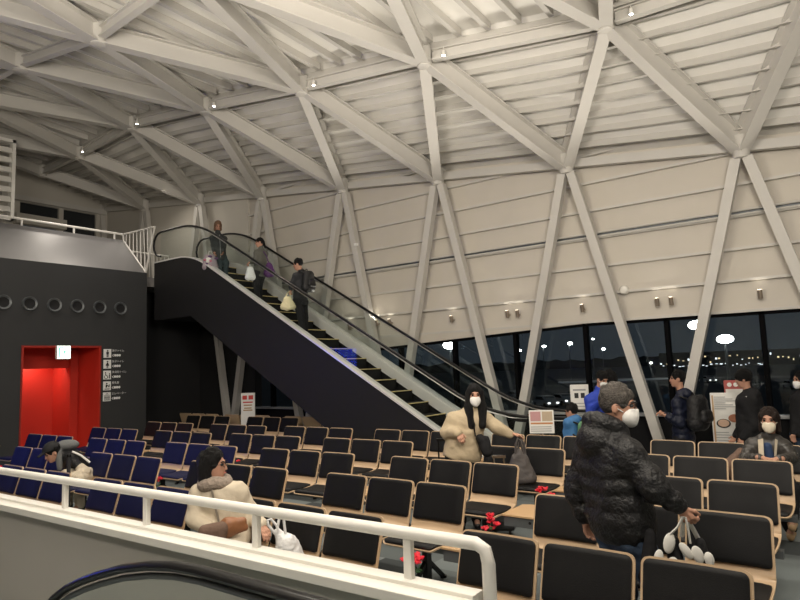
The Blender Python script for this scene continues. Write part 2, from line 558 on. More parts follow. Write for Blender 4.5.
# cladding: lapped courses between seams up to the roof
def clad_y_end(): return 15.0
zs = [ZT+0.02, 3.09, 3.61, 4.15, 4.68, 5.22, 5.76, 6.30, 6.84, 7.4, 8.0, 8.6, 9.2]
for i in range(len(zs)-1):
    a, b = zs[i], zs[i+1]
    # a course starts where the sloping eave rises above it
    ys = max(-7, 1.3 + (a - 0.55 - 5.06)/0.1283)
    if ys > 14: break
    mb = MB()
    # each course tips slightly out at its foot
    mb.hexa([(XG-0.06, ys, a), (XG+0.12, ys, a), (XG+0.12, YCL, a), (XG-0.06, YCL, a)], [(XG-0.01, ys, b), (XG+0.12, ys, b), (XG+0.12, YCL, b), (XG-0.01, YCL, b)])
    struct(mb.build('wall_right', M_CLAD))
    trim(MB().box((XG-0.095, ys, a-0.022), (XG, YCL, a+0.022)), M_STEEL)
# double conduit rail on the third seam
for dz in (0.0, 0.075):
    trim(MB().tube([(XG-0.115, -7, 4.16+dz), (XG-0.115, YCL, 4.16+dz)], 0.020, 6), M_STEEL)
trim(MB().box((XG-0.07, -7, 4.17), (XG, YCL, 4.225)), M_GREYMET)
# plain white wall beyond the cladding, its return, and the far end wall
struct(MB().box((XG-0.10, YCL, 3.9), (XG+0.12, YE, 10.5)).build('wall_right', M_ENDWALL))
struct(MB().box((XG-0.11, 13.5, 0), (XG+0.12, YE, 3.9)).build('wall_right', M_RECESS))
ew = MB()
ew.box((-5, YE, 0), (8.5, YE+0.2, 10.5)).box((11.0, YE, 0), (XG+0.2, YE+0.2, 10.5)).box((8.5, YE, 0), (11.0, YE+0.2, 6.8)).box((8.5, YE, 7.62), (11.0, YE+0.2, 10.5)).box((9.72, YE-0.02, 6.8), (9.86, YE+0.2, 7.62))
struct(ew.build('wall_far', M_ENDWALL))
for n, (a, b) in enumerate(((8.5, 9.72), (9.86, 11.0))):
    zb = 7.22 if n == 0 else 6.8
    f = struct(MB().box((a, YE+0.10, zb), (b, YE+0.12, 7.62)).build('window_%d' % (20+n), mat('end_glass', (0.03, 0.033, 0.036), 0.2)))
trim(MB().box((8.3, YE-0.28, 6.86), (9.86, YE, 7.18)), M_ENDWALL)
trim(MB().box((7.9, YE-0.16, 7.64), (XG-0.2, YE, 7.80)), M_STEEL)
# back of the hall, out of sight, closes the room
struct(MB().box((-5.2, -7, 0), (-5, YE, 9.5)).build('wall_left', M_ENDWALL))
struct(MB().box((-5.2, -7.2, 0), (XG+0.15, -7, 9.5)).build('wall_back', M_ENDWALL))

# --- diagrid roof ------------------------------------------------
RING = {}
for n in range(-3, 8):
    RING['E', n] = Vector((XC, 1.3 + 2.9*n if n < 0 else [1.3, 4.23, 7.15, 9.93, 12.91, 15.71, 18.71, 21.6][n], 0))
    RING['E', n].z = eave(RING['E', n].y)
Pn = {-3: (9.5, -5.6, 6.7), -2: (9.45, -2.95, 6.8), -1: (9.4, -0.15, 6.9), 0: (9.36, 2.76, 6.97), 1: (8.65, 5.69, 7.08), 2: (8.48, 8.54, 7.37), 3: (8.3, 11.42, 7.72), 4: (8.19, 14.31, 8.05), 5: (8.25, 17.1, 7.95), 6: (8.6, 20.2, 8.2)}
Qn = {-2: (4.9, -4.2, 6.95), -1: (4.9, -1.5, 7.0), 0: (4.9, 1.3, 7.1), 1: (4.9, 4.23, 7.22), 2: (4.89, 7.15, 7.39), 3: (5.06, 9.93, 7.5), 4: (5.03, 12.91, 7.99), 5: (5.0, 15.8, 8.2), 6: (5.0, 18.7, 8.25)}
Rn = {-2: (1.2, -2.9, 6.9), -1: (1.2, -0.1, 6.95), 0: (1.2, 2.76, 7.05), 1: (1.2, 5.69, 7.2), 2: (1.2, 8.54, 7.35), 3: (1.2, 11.42, 7.7), 4: (1.2, 14.31, 8.0), 5: (1.2, 17.2, 8.1)}
for k_, d_ in (('P', Pn), ('Q', Qn), ('R', Rn)):
    for n, p in d_.items(): RING[k_, n] = Vector(p)
BD = 0.34   # beam depth
def ibeam(a, b, w=0.20, h=BD, end=0.0):
    """H section whose lower flange runs from a to b"""
    a, b = Vector(a), Vector(b)
    d = (b-a).normalized()
    a = a + d*end; b = b - d*end
    up = Vector((0, 0, 1)); r = d.cross(up).normalized(); u = r.cross(d).normalized()
    mb = MB()
    for (o, ww, hh) in ((0.012, w, 0.024), (h-0.012, w, 0.024), (h/2, 0.026, h-0.03)):
        mb.bar(a+u*o, b+u*o, ww, hh, u)
    return trim(mb, M_STEEL)
for n in range(-2, 7):
    e = RING['E', n]
    if ('P', n) in RING: ibeam(e, RING['P', n])
    if ('P', n-1) in RING: ibeam(e, RING['P', n-1])
for n in Pn:
    for q in (n, n+1):
        if ('Q', q) in RING: ibeam(RING['P', n], RING['Q', q])
    if n+1 in Pn: ibeam(RING['P', n] + Vector((0, 0, 0.06)), RING['P', n+1] + Vector((0, 0, 0.06)), 0.12, 0.2, 0.15)
for n in Qn:
    for q in (n-1, n):
        if ('R', q) in RING: ibeam(RING['Q', n], RING['R', q])
    if n+1 in Qn: ibeam(RING['Q', n] + Vector((0, 0, 0.06)), RING['Q', n+1] + Vector((0, 0, 0.06)), 0.12, 0.2, 0.15)
# node collars
for key, p in RING.items():
    trim(MB().lathe([(0.10, -0.03), (0.13, -0.02), (0.13, BD+0.01), (0.10, BD+0.02)], p, 12), M_STEEL)
# V columns from the eave nodes down to the floor
for n in range(-2, 8):
    e = RING['E', n]
    for s in (-1, 1):
        if ('E', n+s) not in RING: continue
        f = (e + RING['E', n+s])/2
        foot = Vector((XC, f.y - s*0.035, 0.0))
        top = e + Vector((0, s*0.085, -0.02))
        mb = MB()
        mb.bar(foot, top, 0.155, 0.155, (1, 0, 0))
        trim(mb, M_STEEL)
# eave tie between nodes
for n in range(-2, 7):
    if ('E', n+1) in RING:
        a, b = RING['E', n], RING['E', n+1]
        trim(MB().bar(a + Vector((0.12, 0, 0.20)), b + Vector((0.12, 0, 0.20)), 0.12, 0.16), M_STEEL)

# roof deck over the beams
def interp(d, y):
    pts = sorted((p.y, p) for (k, n), p in RING.items() if k == d)
    if y <= pts[0][0]:
        p, q = pts[0][1], pts[1][1]
    elif y >= pts[-1][0]:
        p, q = pts[-2][1], pts[-1][1]
    else:
        for i in range(len(pts)-1):
            if pts[i][0] <= y <= pts[i+1][0]:
                p, q = pts[i][1], pts[i+1][1]; break
    t = (y-p.y)/(q.y-p.y)
    return p.lerp(q, t)
YS = [-7 + 1.43*k for k in range(20)] + [YE]
UPV = Vector((0, 0, BD + 0.16))
def roof_pt(s, y):
    """s 0 eave, 1 P ring, 2 Q ring, 3 R ring, 4 far side"""
    ks = ['E', 'P', 'Q', 'R']
    if s >= 3:
        p = interp('R', y); return Vector((p.x - (s-3)*6.3, y, p.z + UPV.z - (s-3)*0.2))
    i = int(min(s, 2.9999)); t = s-i
    p = interp(ks[i], y).lerp(interp(ks[i+1], y), t)
    return Vector((p.x, y, p.z)) + UPV
def deck(s0, s1, m, ns=4):
    mb = MB()
    ss = [s0 + (s1-s0)*i/ns for i in range(ns+1)]
    W = len(YS)
    vs = [roof_pt(s, y) for s in ss for y in YS]
    vs += [v + Vector((0, 0, 0.12)) for v in vs]
    T = len(ss)*W
    fs = []
    for i in range(ns):
        for j in range(W-1):
            q = (i*W+j, i*W+j+1, (i+1)*W+j+1, (i+1)*W+j)
            fs.append(q); fs.append(tuple(x+T for x in reversed(q)))
    return struct(mb.add(vs, fs).build('ceiling', m))
deck(0, 1, M_DECK); deck(1, 2, M_DECK); deck(2, 4, M_DECK)
# overhang from the eave node out to the cladding
mb = MB()
vs = [roof_pt(0, y) for y in YS] + [Vector((XG+0.3, y, roof_pt(0, y).z - 0.25)) for y in YS]
vs += [v + Vector((0, 0, 0.12)) for v in vs]
W = len(YS)
fs = []
for j in range(W-1):
    q = (j, j+1, W+j+1, W+j); fs.append(q); fs.append(tuple(x+2*W for x in reversed(q)))
struct(mb.add(vs, fs).build('ceiling', M_DECK))
# purlins along the hall on the sloping outer bay
for k in range(0, 9):
    s = (k+0.25)/8.6
    mb = MB()
    pts = [roof_pt(s, y) for y in YS]
    for a, b in zip(pts[:-1], pts[1:]):
        mb.bar(a + Vector((0, 0, -0.06)), b + Vector((0, 0, -0.06)), 0.04, 0.12)
        mb.bar(a + Vector((-0.025, 0, -0.115)), b + Vector((-0.025, 0, -0.115)), 0.075, 0.014)
    struct(mb.build('ceiling', M_PURLIN))
# joists across the hall on the flat inner bays
yj = -6.5
while yj < YE-0.3:
    mb = MB()
    for s0, s1 in ((1.02, 2.0), (2.0, 3.0), (3.0, 3.9)):
        a, b = roof_pt(s0, yj), roof_pt(s1, yj)
        mb.bar(a + Vector((0, 0, -0.07)), b + Vector((0, 0, -0.07)), 0.03, 0.14)
        mb.bar(a + Vector((0, 0.02, -0.135)), b + Vector((0, 0.02, -0.135)), 0.085, 0.014)
    struct(mb.build('ceiling', M_STEEL))
    yj += 0.50

# ================================================================== washroom block and mezzanine
XK = 8.81
blk = MB()
Xd0, Xd1, Zd = 5.91, 7.61, 2.585
blk.box((-5, YB, 0), (Xd0, YB+0.25, 4.49)).box((Xd1, YB, 0), (XK, YB+0.25, 4.49)).box((Xd0, YB, Zd), (Xd1, YB+0.25, 4.49))
struct(blk.build('wall_front', M_BLACKWALL))
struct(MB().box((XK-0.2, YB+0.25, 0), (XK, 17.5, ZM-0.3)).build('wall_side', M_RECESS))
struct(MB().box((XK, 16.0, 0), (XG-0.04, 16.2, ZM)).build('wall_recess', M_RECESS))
struct(MB().box((-5, YB+0.25, ZM-0.25), (XK, YE, ZM)).box((XK, YB+0.4, ZM-0.25), (XG-0.2, YE, ZM)).build('floor', mat('mezzanine_floor', (0.2, 0.19, 0.18), 0.6)))
# leaning parapet panel above the black face
up = MB()
yt, zt = 15.5, 5.46
up.hexa([(-5, YB, 4.49), (XK, YB, 4.49), (XK, YB+0.3, 4.45), (-5, YB+0.3, 4.45)], [(-5, yt, zt), (XK-0.18, yt, zt), (XK-0.18, yt+0.12, zt), (-5, yt+0.12, zt)])
struct(up.build('wall_upper', M_UPPER))
# red washroom passage
rd = MB()
rd.box((Xd0-1.2, YB+1.95, 0), (Xd1+0.1, YB+2.05, 3.0))
struct(rd.build('wall_passage', M_RED))
struct(MB().box((Xd1, YB+0.05, 0), (Xd1+0.1, YB+2.0, 3.0)).build('wall_passage', M_RED))
struct(MB().box((Xd1-0.18, YB+1.05, 0), (Xd1+0.1, YB+2.0, 2.55)).build('wall_passage', M_RED))
struct(MB().box((Xd0-0.05, YB+1.4, 0), (Xd0+0.50, YB+1.95, 3.0)).build('wall_passage', M_RED))
struct(MB().box((Xd0-1.2, YB+0.25, 2.60), (Xd1+0.1, YB+2.0, 2.70)).box((Xd0-1.2, YB+1.15, 2.12), (Xd1+0.1, YB+1.3, 2.60)).build('ceiling', M_RED))
struct(MB().box((Xd1-0.012, YB-0.016, 0), (Xd1, YB+0.26, Zd)).box((Xd0, YB-0.016, 0), (Xd0+0.012, YB+0.26, Zd)).box((Xd0, YB-0.016, Zd-0.012), (Xd1, YB+0.26, Zd)).build('door_frame', M_RED))
struct(MB().box((Xd0-1.3, YB+0.25, 0), (Xd0-1.2, YB+2.0, 2.6)).build('wall_passage', M_RED))
struct(MB().box((Xd0-1.2, YB, 0.0), (Xd1+0.0, YB+1.95, 0.012)).build('floor', mat('passage_floor', (0.62, 0.45, 0.36), 0.35)))
trim(MB().box((Xd0-0.03, YB-0.015, 0), (Xd0, YB+0.26, Zd+0.03)).box((Xd1, YB-0.015, 0), (Xd1+0.03, YB+0.26, Zd+0.03)).box((Xd0, YB-0.015, Zd), (Xd1, YB+0.26, Zd+0.03)), mat('red_frame', (0.28, 0.02, 0.012), 0.5))

# round black vents
for i, x in enumerate((5.50, 6.02, 6.54, 7.05, 7.58, 8.10, 4.98)):
    v = empty('round_vent', (x, YB, 3.535))
    tag(v, ['first round steel rimmed vent at the left picture edge on black wall', 'second round steel rimmed vent from the left on black wall', 'third round steel rimmed vent from the left on black wall', 'fourth round steel rimmed vent from the left, third from the corner', 'fifth round steel rimmed vent, next to last before the corner', 'round steel rimmed vent nearest the corner of the black wall', 'round steel rimmed vent further left along the black wall'][i], 'vent', 'round vents in the black wall')
    MB().lathe([(0.115, 0.0), (0.115, -0.03), (0.150, -0.045), (0.158, -0.03), (0.158, 0.0)], (0, 0, 0), 28, 'y').build('rim', M_GREYMET, v)
    MB().lathe([(0.113, -0.001), (0.113, -0.018), (0.05, -0.006), (0.01, -0.004)], (0, 0, 0), 28, 'y').build('grille', M_RECESS, v)

# white railing along the mezzanine edge and its triangular end guard
r = empty('mezzanine_railing', (XK-0.2, yt+0.06, zt))
tag(r, 'white tube railing on top of the leaning grey mezzanine parapet', 'railing')
def loc(o, *p): return tuple(Vector(p) - o.location)
MB().tube([loc(r, -4.9, yt+0.06, zt+0.17), loc(r, XK-0.12, yt+0.06, zt+0.17)], 0.03, 10).build('handrail', M_WHITE, r)
for x in (8.45, 7.4, 6.2, 5.0, 3.8, 2.6):
    MB().tube([loc(r, x, yt+0.06, zt-0.02), loc(r, x, yt+0.06, zt+0.17)], 0.024, 8).build('post', M_WHITE, r)
g = empty('railing_guard', (XK, YB+0.1, 4.49))
tag(g, 'white triangular barred guard at the end of the mezzanine railing', 'railing')
A_, B_, C_ = (XK-0.12, yt+0.06, zt+0.17), (XK-0.05, YB-0.42, zt+0.17), (XK-0.02, YB+0.02, 4.50)
MB().tube([loc(g, *A_), loc(g, *B_), loc(g, *C_)], 0.028, 8).build('frame', M_WHITE, g)
MB().tube([loc(g, *A_), loc(g, XK-0.15, yt-0.02, zt-0.02), loc(g, *C_)], 0.022, 8).build('frame', M_WHITE, g)
for k in range(1, 9):
    t = k/9
    top = Vector(A_).lerp(Vector(B_), t)
    base = Vector((XK-0.15, yt-0.02, zt-0.02)).lerp(Vector(C_), min(1, (yt-top.y)/(yt-YB-0.0)) if top.y > YB else 1)
    if top.y < YB:
        q = (YB-top.y)/0.44; base = Vector(C_).lerp(Vector(B_), q)
    MB().tube([loc(g, *top), loc(g, *base)], 0.010, 6).build('bar', M_WHITE, g)
# railing across the mezzanine behind the escalator head
r2 = empty('landing_railing', (9.1, 17.2, ZM))
tag(r2, 'white barred landing railing seen through the escalator glass', 'railing')
MB().tube([(-0.9, 0, 1.1), (2.0, 0, 1.1)], 0.028, 8).build('handrail', M_WHITE, r2)
MB().tube([(-0.9, 0, 0.12), (2.0, 0, 0.12)], 0.02, 8).build('rail', M_WHITE, r2)
for k in range(23):
    MB().tube([(-0.86 + 0.13*k, 0, 0.0 if k % 6 == 0 else 0.12), (-0.86 + 0.13*k, 0, 1.1)], 0.011, 6).build('bar', M_WHITE, r2)

# louvred panel at the left picture edge
lv = empty('louvre_panel', (6.56-0.70, 17.0, 5.88))
tag(lv, 'white louvred panel high at the left edge of the photo', 'panel')
MB().box((0.62, -0.08, 0), (0.70, 0.1, 2.1)).box((-1.0, -0.08, 0), (0.70, 0.1, 0.08)).box((-1.0, -0.08, 2.02), (0.70, 0.1, 2.1)).build('frame', M_WHITE, lv)
sl = MB()
for k in range(7):
    z = 0.16 + 0.255*k
    sl.hexa([(-1, -0.06, z), (0.62, -0.06, z+0.06), (0.62, 0.02, z+0.06), (-1, 0.02, z)], [(-1, 0.0, z+0.15), (0.62, 0.0, z+0.21), (0.62, 0.06, z+0.21), (-1, 0.06, z+0.15)])
sl.build('slats', M_WHITE, lv)

# exit sign hanging in the passage mouth
ex = empty('exit_sign', (6.745, YB-0.02, 2.46))
tag(ex, 'lit white and green exit sign over the red doorway', 'sign')
MB().box((-0.155, -0.05, -0.155), (0.155, 0.03, 0.155)).build('case', M_WHITE, ex, 0.01)
ef = MB().box((-0.14, -0.054, -0.14), (0.14, -0.05, 0.14)).build('lit_face', mat('exit_white', (0.8, 1, 0.9), 0.5, emit=((0.80, 1.0, 0.90), 3.2)), ex)
gm = mat('exit_green', (0.0, 0.3, 0.15), 0.5, emit=((0.02, 0.45, 0.24), 1.4))
fig = MB()
fig.ell((0.035, -0.056, 0.062), (0.016, 0.003, 0.016), 10, 6)
for a, b, w in (((0.03, 0.04), (0.0, -0.01), 0.026), ((0.0, -0.01), (-0.045, -0.03), 0.02), ((-0.045, -0.03), (-0.07, -0.01), 0.016), ((0.005, -0.01), (0.03, -0.05), 0.02), ((0.03, -0.05), (0.02, -0.09), 0.017), ((0.03, 0.03), (0.065, 0.005), 0.014), ((0.02, 0.035), (-0.03, 0.03), 0.014)):
    fig.bar((a[0], -0.056, a[1]), (b[0], -0.056, b[1]), w, 0.004, (0, 1, 0))
fig.box((-0.115, -0.058, -0.115), (-0.09, -0.054, 0.115)).box((-0.115, -0.058, 0.09), (0.0, -0.054, 0.115))
fig.build('running_figure', gm, ex)

# pictogram signs with their captions beside the doorway
def pict(i):
    mb = MB(); y = -0.014; K = 0.004
    def rc(x0, z0, x1, z1): mb.box((x0, y-K, z0), (x1, y, z1))
    def ci(x, z, r): mb.lathe([(r, 0), (r, -K)], (x, y, z), 14, 'y')
    def ln(a, b, w): mb.bar((a[0], y-K/2, a[1]), (b[0], y-K/2, b[1]), w, K, (0, 1, 0))
    if i in (0, 1):
        ci(0, 0.062, 0.019)
        if i == 0: rc(-0.03, -0.02, 0.03, 0.038); rc(-0.022, -0.09, -0.004, -0.02); rc(0.004, -0.09, 0.022, -0.02)
        else:
            mb.prism([(-0.012, 0.038), (0.012, 0.038), (0.045, -0.035), (-0.045, -0.035)], lambda p, q: (p, y, q), lambda p, q: (p, y-K, q))
            rc(-0.018, -0.09, -0.004, -0.03); rc(0.004, -0.09, 0.018, -0.03)
    elif i == 2:
        ci(-0.045, 0.06, 0.014); ln((-0.045, 0.04), (-0.035, -0.01), 0.018); ln((-0.035, -0.01), (0.0, -0.02), 0.015); ln((0.0, -0.02), (0.018, -0.065), 0.014)
        for k in range(10):
            a, b = PI*(0.75+0.13*k), PI*(0.75+0.13*(k+1))
            ln((-0.03+0.042*math.cos(a), -0.045+0.042*math.sin(a)), (-0.03+0.042*math.cos(b), -0.045+0.042*math.sin(b)), 0.012)
        ci(0.055, 0.03, 0.013); rc(0.042, -0.04, 0.068, 0.012); rc(0.045, -0.085, 0.065, -0.04)
    elif i == 3:
        ci(-0.01, 0.055, 0.018); ln((-0.01, 0.03), (-0.02, -0.04), 0.04); ln((0.0, 0.01), (0.045, -0.005), 0.016); ci(0.052, 0.018, 0.014); ln((0.05, 0.0), (0.04, -0.035), 0.026); rc(-0.06, -0.085, 0.06, -0.065)
    else:
        rc(-0.075, -0.085, 0.075, -0.075); rc(-0.075, 0.03, 0.075, 0.037); rc(-0.003, -0.08, 0.003, 0.03)
        for x in (-0.048, 0.0, 0.048):
            ci(x, 0.012, 0.011); rc(x-0.014, -0.035, x+0.014, 0.0); rc(x-0.01, -0.072, x+0.01, -0.035)
        ln((-0.03, 0.05), (0, 0.08), 0.01); ln((0, 0.08), (0.03, 0.05), 0.01)
    return mb
CAP = ['男子トイレ', '女子トイレ', '多目的トイレ', '授乳室', 'エレベーター']
LBL = ['top white pictogram sign with a standing man beside the red doorway', 'second white pictogram sign with a woman beside the red doorway', 'third white pictogram sign with a wheelchair beside the red doorway', 'fourth white pictogram sign with parent and baby beside the red doorway', 'lowest white pictogram sign with three people beside the red doorway']
for i in range(5):
    s = empty('pictogram_sign', (7.79 + 0.0*i, YB, 2.43 - 0.258*i))
    tag(s, LBL[i], 'sign', 'pictogram signs beside the doorway')
    MB().box((-0.095, -0.014, -0.105), (0.095, 0, 0.105)).build('plate', M_SIGN, s, 0.004)
    pict(i).build('pictogram', M_PRINT, s)
    text(CAP[i], 0.062, M_SIGN, s, (0.12, -0.003, 0.045), (PI/2, 0, 0))
    bl = MB()
    bl.bar((0.125, -0.002, -0.045), (0.165, -0.002, -0.075), 0.012, 0.003, (0, 1, 0)).bar((0.125, -0.002, -0.045-0.002), (0.165, -0.002, -0.02), 0.012, 0.003, (0, 1, 0))
    for q in range(3):
        bl.lathe([(0.03, 0), (0.03, -0.003)], (0.20 + 0.055*q, -0.001, -0.045), 12, 'y')
    bl.build('raised_marks', M_SIGN, s)

# blue departure screen on the black wall, left of the photo's frame (its glow falls on the left seats)
ds = empty('departure_screen', (2.7, YB-0.105, 2.2))
tag(ds, 'blue lit departure screen on the black wall reflected in the escalator glass', 'screen')
MB().box((-1.0, 0, -0.42), (1.0, 0.1, 0.42)).build('case', M_BLACKMET, ds, 0.01)
sc = MB().box((-0.95, -0.006, -0.37), (0.95, 0.0, 0.37)).build('display', mat('screen_blue', (0, 0, 0.1), 0.4, emit=((0.012, 0.035, 1.0), 9.0)), ds)
rows = MB()
for k in range(7):
    for q in range(5):
        rows.box((-0.88 + 0.36*q, -0.010, 0.28 - 0.097*k), (-0.88 + 0.36*q + 0.15 + 0.12*((k*3+q*5) % 4)/4, -0.006, 0.32 - 0.097*k))
rows.build('rows', mat('screen_rows', (0.3, 0.4, 1), 0.4, emit=((0.2, 0.35, 1.0), 9.0)), ds)

# ================================================================== ESCALATOR
ES = empty('escalator', (10.0, 5.5, 0))
tag(ES, 'long black sided escalator with glass balustrades rising to the mezzanine', 'escalator')
OX, OY = 10.0, 5.5
def sclamp(v, lo, hi, k=0.35):
    # soft clamp
    v = v if v > lo + k else (lo + max(0, (v - lo + k))**2/(4*k) if v > lo - k else lo)
    return v if v < hi - k else (hi - max(0, (hi + k - v))**2/(4*k) if v < hi + k else hi)
def step_z(y): return 0.577*(y-5.5)
def deck_z(y): return sclamp(0.577*(y-5.5) + 0.38, 0.28, 4.84)
def hand_z(y): return sclamp(0.577*(y-5.5) + 1.24, 1.0, 5.66, 0.45)
yy = [3.9 + 0.2*k for k in range(56)]
def bot_z(y): return max(0.0, min(3.30, 0.577*(y-13.3) + 3.30))
def band(x0, x1, lo, hi, ys):
    mb = MB(); vs = []; n = len(ys)
    for x in (x0, x1):
        for y in ys: vs.append((x-OX, y-OY, lo(y)))
        for y in ys: vs.append((x-OX, y-OY, hi(y)))
    fs = []
    for i in range(n-1):
        fs += [(i, i+1, n+i+1, n+i), (2*n+i, 3*n+i, 3*n+i+1, 2*n+i+1), (i, 2*n+i, 2*n+i+1, i+1), (n+i, n+i+1, 3*n+i+1, 3*n+i)]
    fs += [(0, n, 3*n, 2*n), (n-1, 3*n-1+0, 4*n-1, 2*n-1)]
    fs[-1] = (n-1, 3*n-1, 4*n-1, 2*n-1)
    return mb.add(vs, fs)
XN, XF = 9.20, 10.72
band(XN, XN+0.10, bot_z, lambda y: deck_z(y)-0.02, yy).build('side_panel', M_TRUSS, ES)
band(XF-0.10, XF, bot_z, lambda y: deck_z(y)-0.02, yy).build('side_panel', M_TRUSS, ES)
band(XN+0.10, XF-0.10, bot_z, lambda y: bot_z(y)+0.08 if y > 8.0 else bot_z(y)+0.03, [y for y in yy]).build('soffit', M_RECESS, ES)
for x in (XN, XF):
    s = 1 if x == XN else -1
    band(x - 0.015*s, x + 0.20*s, lambda y: deck_z(y)-0.02, lambda y: deck_z(y)+0.015, yy).build('deck_trim', M_TRIMB, ES)
    band(x + 0.19*s, x + 0.21*s, lambda y: max(0.02, deck_z(y)-0.24), lambda y: deck_z(y)-0.018, yy).build('skirt', M_TRIMB, ES)
    gx = x + 0.09*s
    yg = [3.75 + 0.2*k for k in range(56)]
    band(gx-0.006, gx+0.006, lambda y: deck_z(y)+0.01, lambda y: hand_z(y)-0.03, yg).build('balustrade_glass', M_BALGLASS, ES)
    # handrail with rounded newels at both ends
    y0, y1 = 3.75, 14.75
    path = []
    for a in range(0, 9):
        t = PI/2 + PI*(8-a)/8
        path.append((gx-OX, y0 + 0.33*math.cos(t) - OY, hand_z(y0)-0.33 + 0.33*math.sin(t)))
    path += [(gx-OX, y-OY, hand_z(y)) for y in [y0 + 0.2*k for k in range(1, 55)]]
    for a in range(0, 9):
        t = PI/2 - PI*a/8
        path.append((gx-OX, y1 + 0.33*math.cos(t) - OY, hand_z(y1)-0.33 + 0.33*math.sin(t)))
    MB().tube(path, 0.027, 10).build('handrail', M_RUBBER, ES)
    MB().tube([(p[0], p[1], p[2]-0.045) for p in path[8:-8]], 0.009, 6).build('handrail_guide', M_SATIN, ES)
    # small lamps along the skirt
# steps
yS = 5.5
k = 0
nst = 19
for k in range(nst + 2):
    y = 5.55 + 0.4*k
    z = min(max(0.231*k, 0), ZM)
    mb = MB().box((XN+0.22-OX, y-OY, z+0.19), (XF-0.22-OX, y+0.4-OY, z+0.231)).box((XN+0.22-OX, y-OY, max(0.03, z-0.02)), (XF-0.22-OX, y+0.03-OY, z+0.22))
    st = mb.build('step', M_STEP, ES)
    MB().box((XN+0.23-OX, y-0.004-OY, z+0.218), (XF-0.23-OX, y+0.02-OY, z+0.234)).build('step_edge', M_YELLOW, st)
MB().box((XN+0.22-OX, 13.55-OY, ZM-0.1), (XF-0.22-OX, 15.0-OY, ZM+0.02)).build('landing_plate', M_SATIN, ES)
MB().box((XN+0.22-OX, 3.9-OY, 0.0), (XF-0.22-OX, 5.6-OY, 0.03)).build('landing_plate', M_SATIN, ES)

# ================================================================== BENCHES
def profile():
    pts = [(0.005, 0.82), (-0.02, 0.74), (-0.05, 0.65), (-0.078, 0.56), (-0.098, 0.49), (-0.122, 0.448), (-0.165, 0.428), (-0.24, 0.415), (-0.34, 0.408), (-0.43, 0.410), (-0.50, 0.415), (-0.545, 0.412), (-0.572, 0.395)]
    # resample with catmull-rom
    P = [Vector((p[0], p[1])) for p in pts]
    out = []
    for i in range(len(P)-1):
        p0, p1, p2, p3 = P[max(i-1, 0)], P[i], P[i+1], P[min(i+2, len(P)-1)]
        for q in range(3):
            t = q/3
            out.append(0.5*((2*p1) + (p2-p0)*t + (2*p0-5*p1+4*p2-p3)*t*t + (3*p1-p0-3*p2+p3)*t**3))
    out.append(P[-1])
    return out
PROF = profile()
def arc(P):
    L = [0]
    for a, b in zip(P[:-1], P[1:]): L.append(L[-1] + (b-a).length)
    return L
def sheet(P, hw, th, off, r0, r1, nw=10, dish=0.012):
    """bent sheet: P side profile (x,z), hw half width, thickness th, offset along the sitter's side, r0/r1 corner radii at the two ends"""
    L = arc(P); T = L[-1]
    n = len(P); vs = []
    def nrm(i):
        d = (P[min(i+1, n-1)] - P[max(i-1, 0)]).normalized()
        return Vector((d.y, -d.x)) if True else None
    side = []
    for layer in (0, 1):
        for i in range(n):
            q = nrm(i)
            # the sitter's side is -x on the back and +z on the seat
            if q.x > 0 and abs(q.x) > abs(q.y) or (q.y < 0 and abs(q.y) >= abs(q.x)): q = -q
            s = L[i]; w = hw
            if s < r0: w = hw - r0 + math.sqrt(max(0, r0*r0 - (r0-s)**2))
            if T-s < r1: w = min(w, hw - r1 + math.sqrt(max(0, r1*r1 - (r1-(T-s))**2)))
            edge = 1.0
            for j in range(nw+1):
                y = -w + 2*w*j/nw
                o = off + th*layer
                if layer == 1 and th > 0.018:   # padded: soften towards its rim
                    e = min(1, min(w-abs(y), s, T-s)/0.03 + 0.15)
                    o = off + th*math.sqrt(max(0, 1-(1-e)**2))
                c = dish*((y/hw)**2)
                vs.append((P[i].x + q.x*o + (-c if abs(q.x) > 0.7 else 0), y, P[i].y + q.y*o))
    W = nw+1; N = n*W
    fs = []
    for i in range(n-1):
        for j in range(nw):
            a = (i*W+j, i*W+j+1, (i+1)*W+j+1, (i+1)*W+j)
            fs.append(a); fs.append(tuple(N+x for x in reversed(a)))
        for j in (0, nw):
            fs.append((i*W+j, (i+1)*W+j, N+(i+1)*W+j, N+i*W+j))
    for i in (0, n-1):
        for j in range(nw):
            fs.append((i*W+j, i*W+j+1, N+i*W+j+1, N+i*W+j))
    return MB().add(vs, fs, True)
LP_ = arc(PROF)
def sub_profile(s0, s1):
    out = []
    for i, s in enumerate(LP_):
        if s0 <= s <= s1: out.append(PROF[i])
    def at(s):
        for i in range(len(LP_)-1):
            if LP_[i] <= s <= LP_[i+1]:
                return PROF[i].lerp(PROF[i+1], (s-LP_[i])/(LP_[i+1]-LP_[i]))
        return PROF[-1]
    return [at(s0)] + [p for p in out if (p-at(s0)).length > 0.004 and (p-at(s1)).length > 0.004] + [at(s1)]
def dense(P, k=2):
    out = []
    for a, b in zip(P[:-1], P[1:]):
        for q in range(k): out.append(a.lerp(b, q/k))
    return out + [P[-1]]
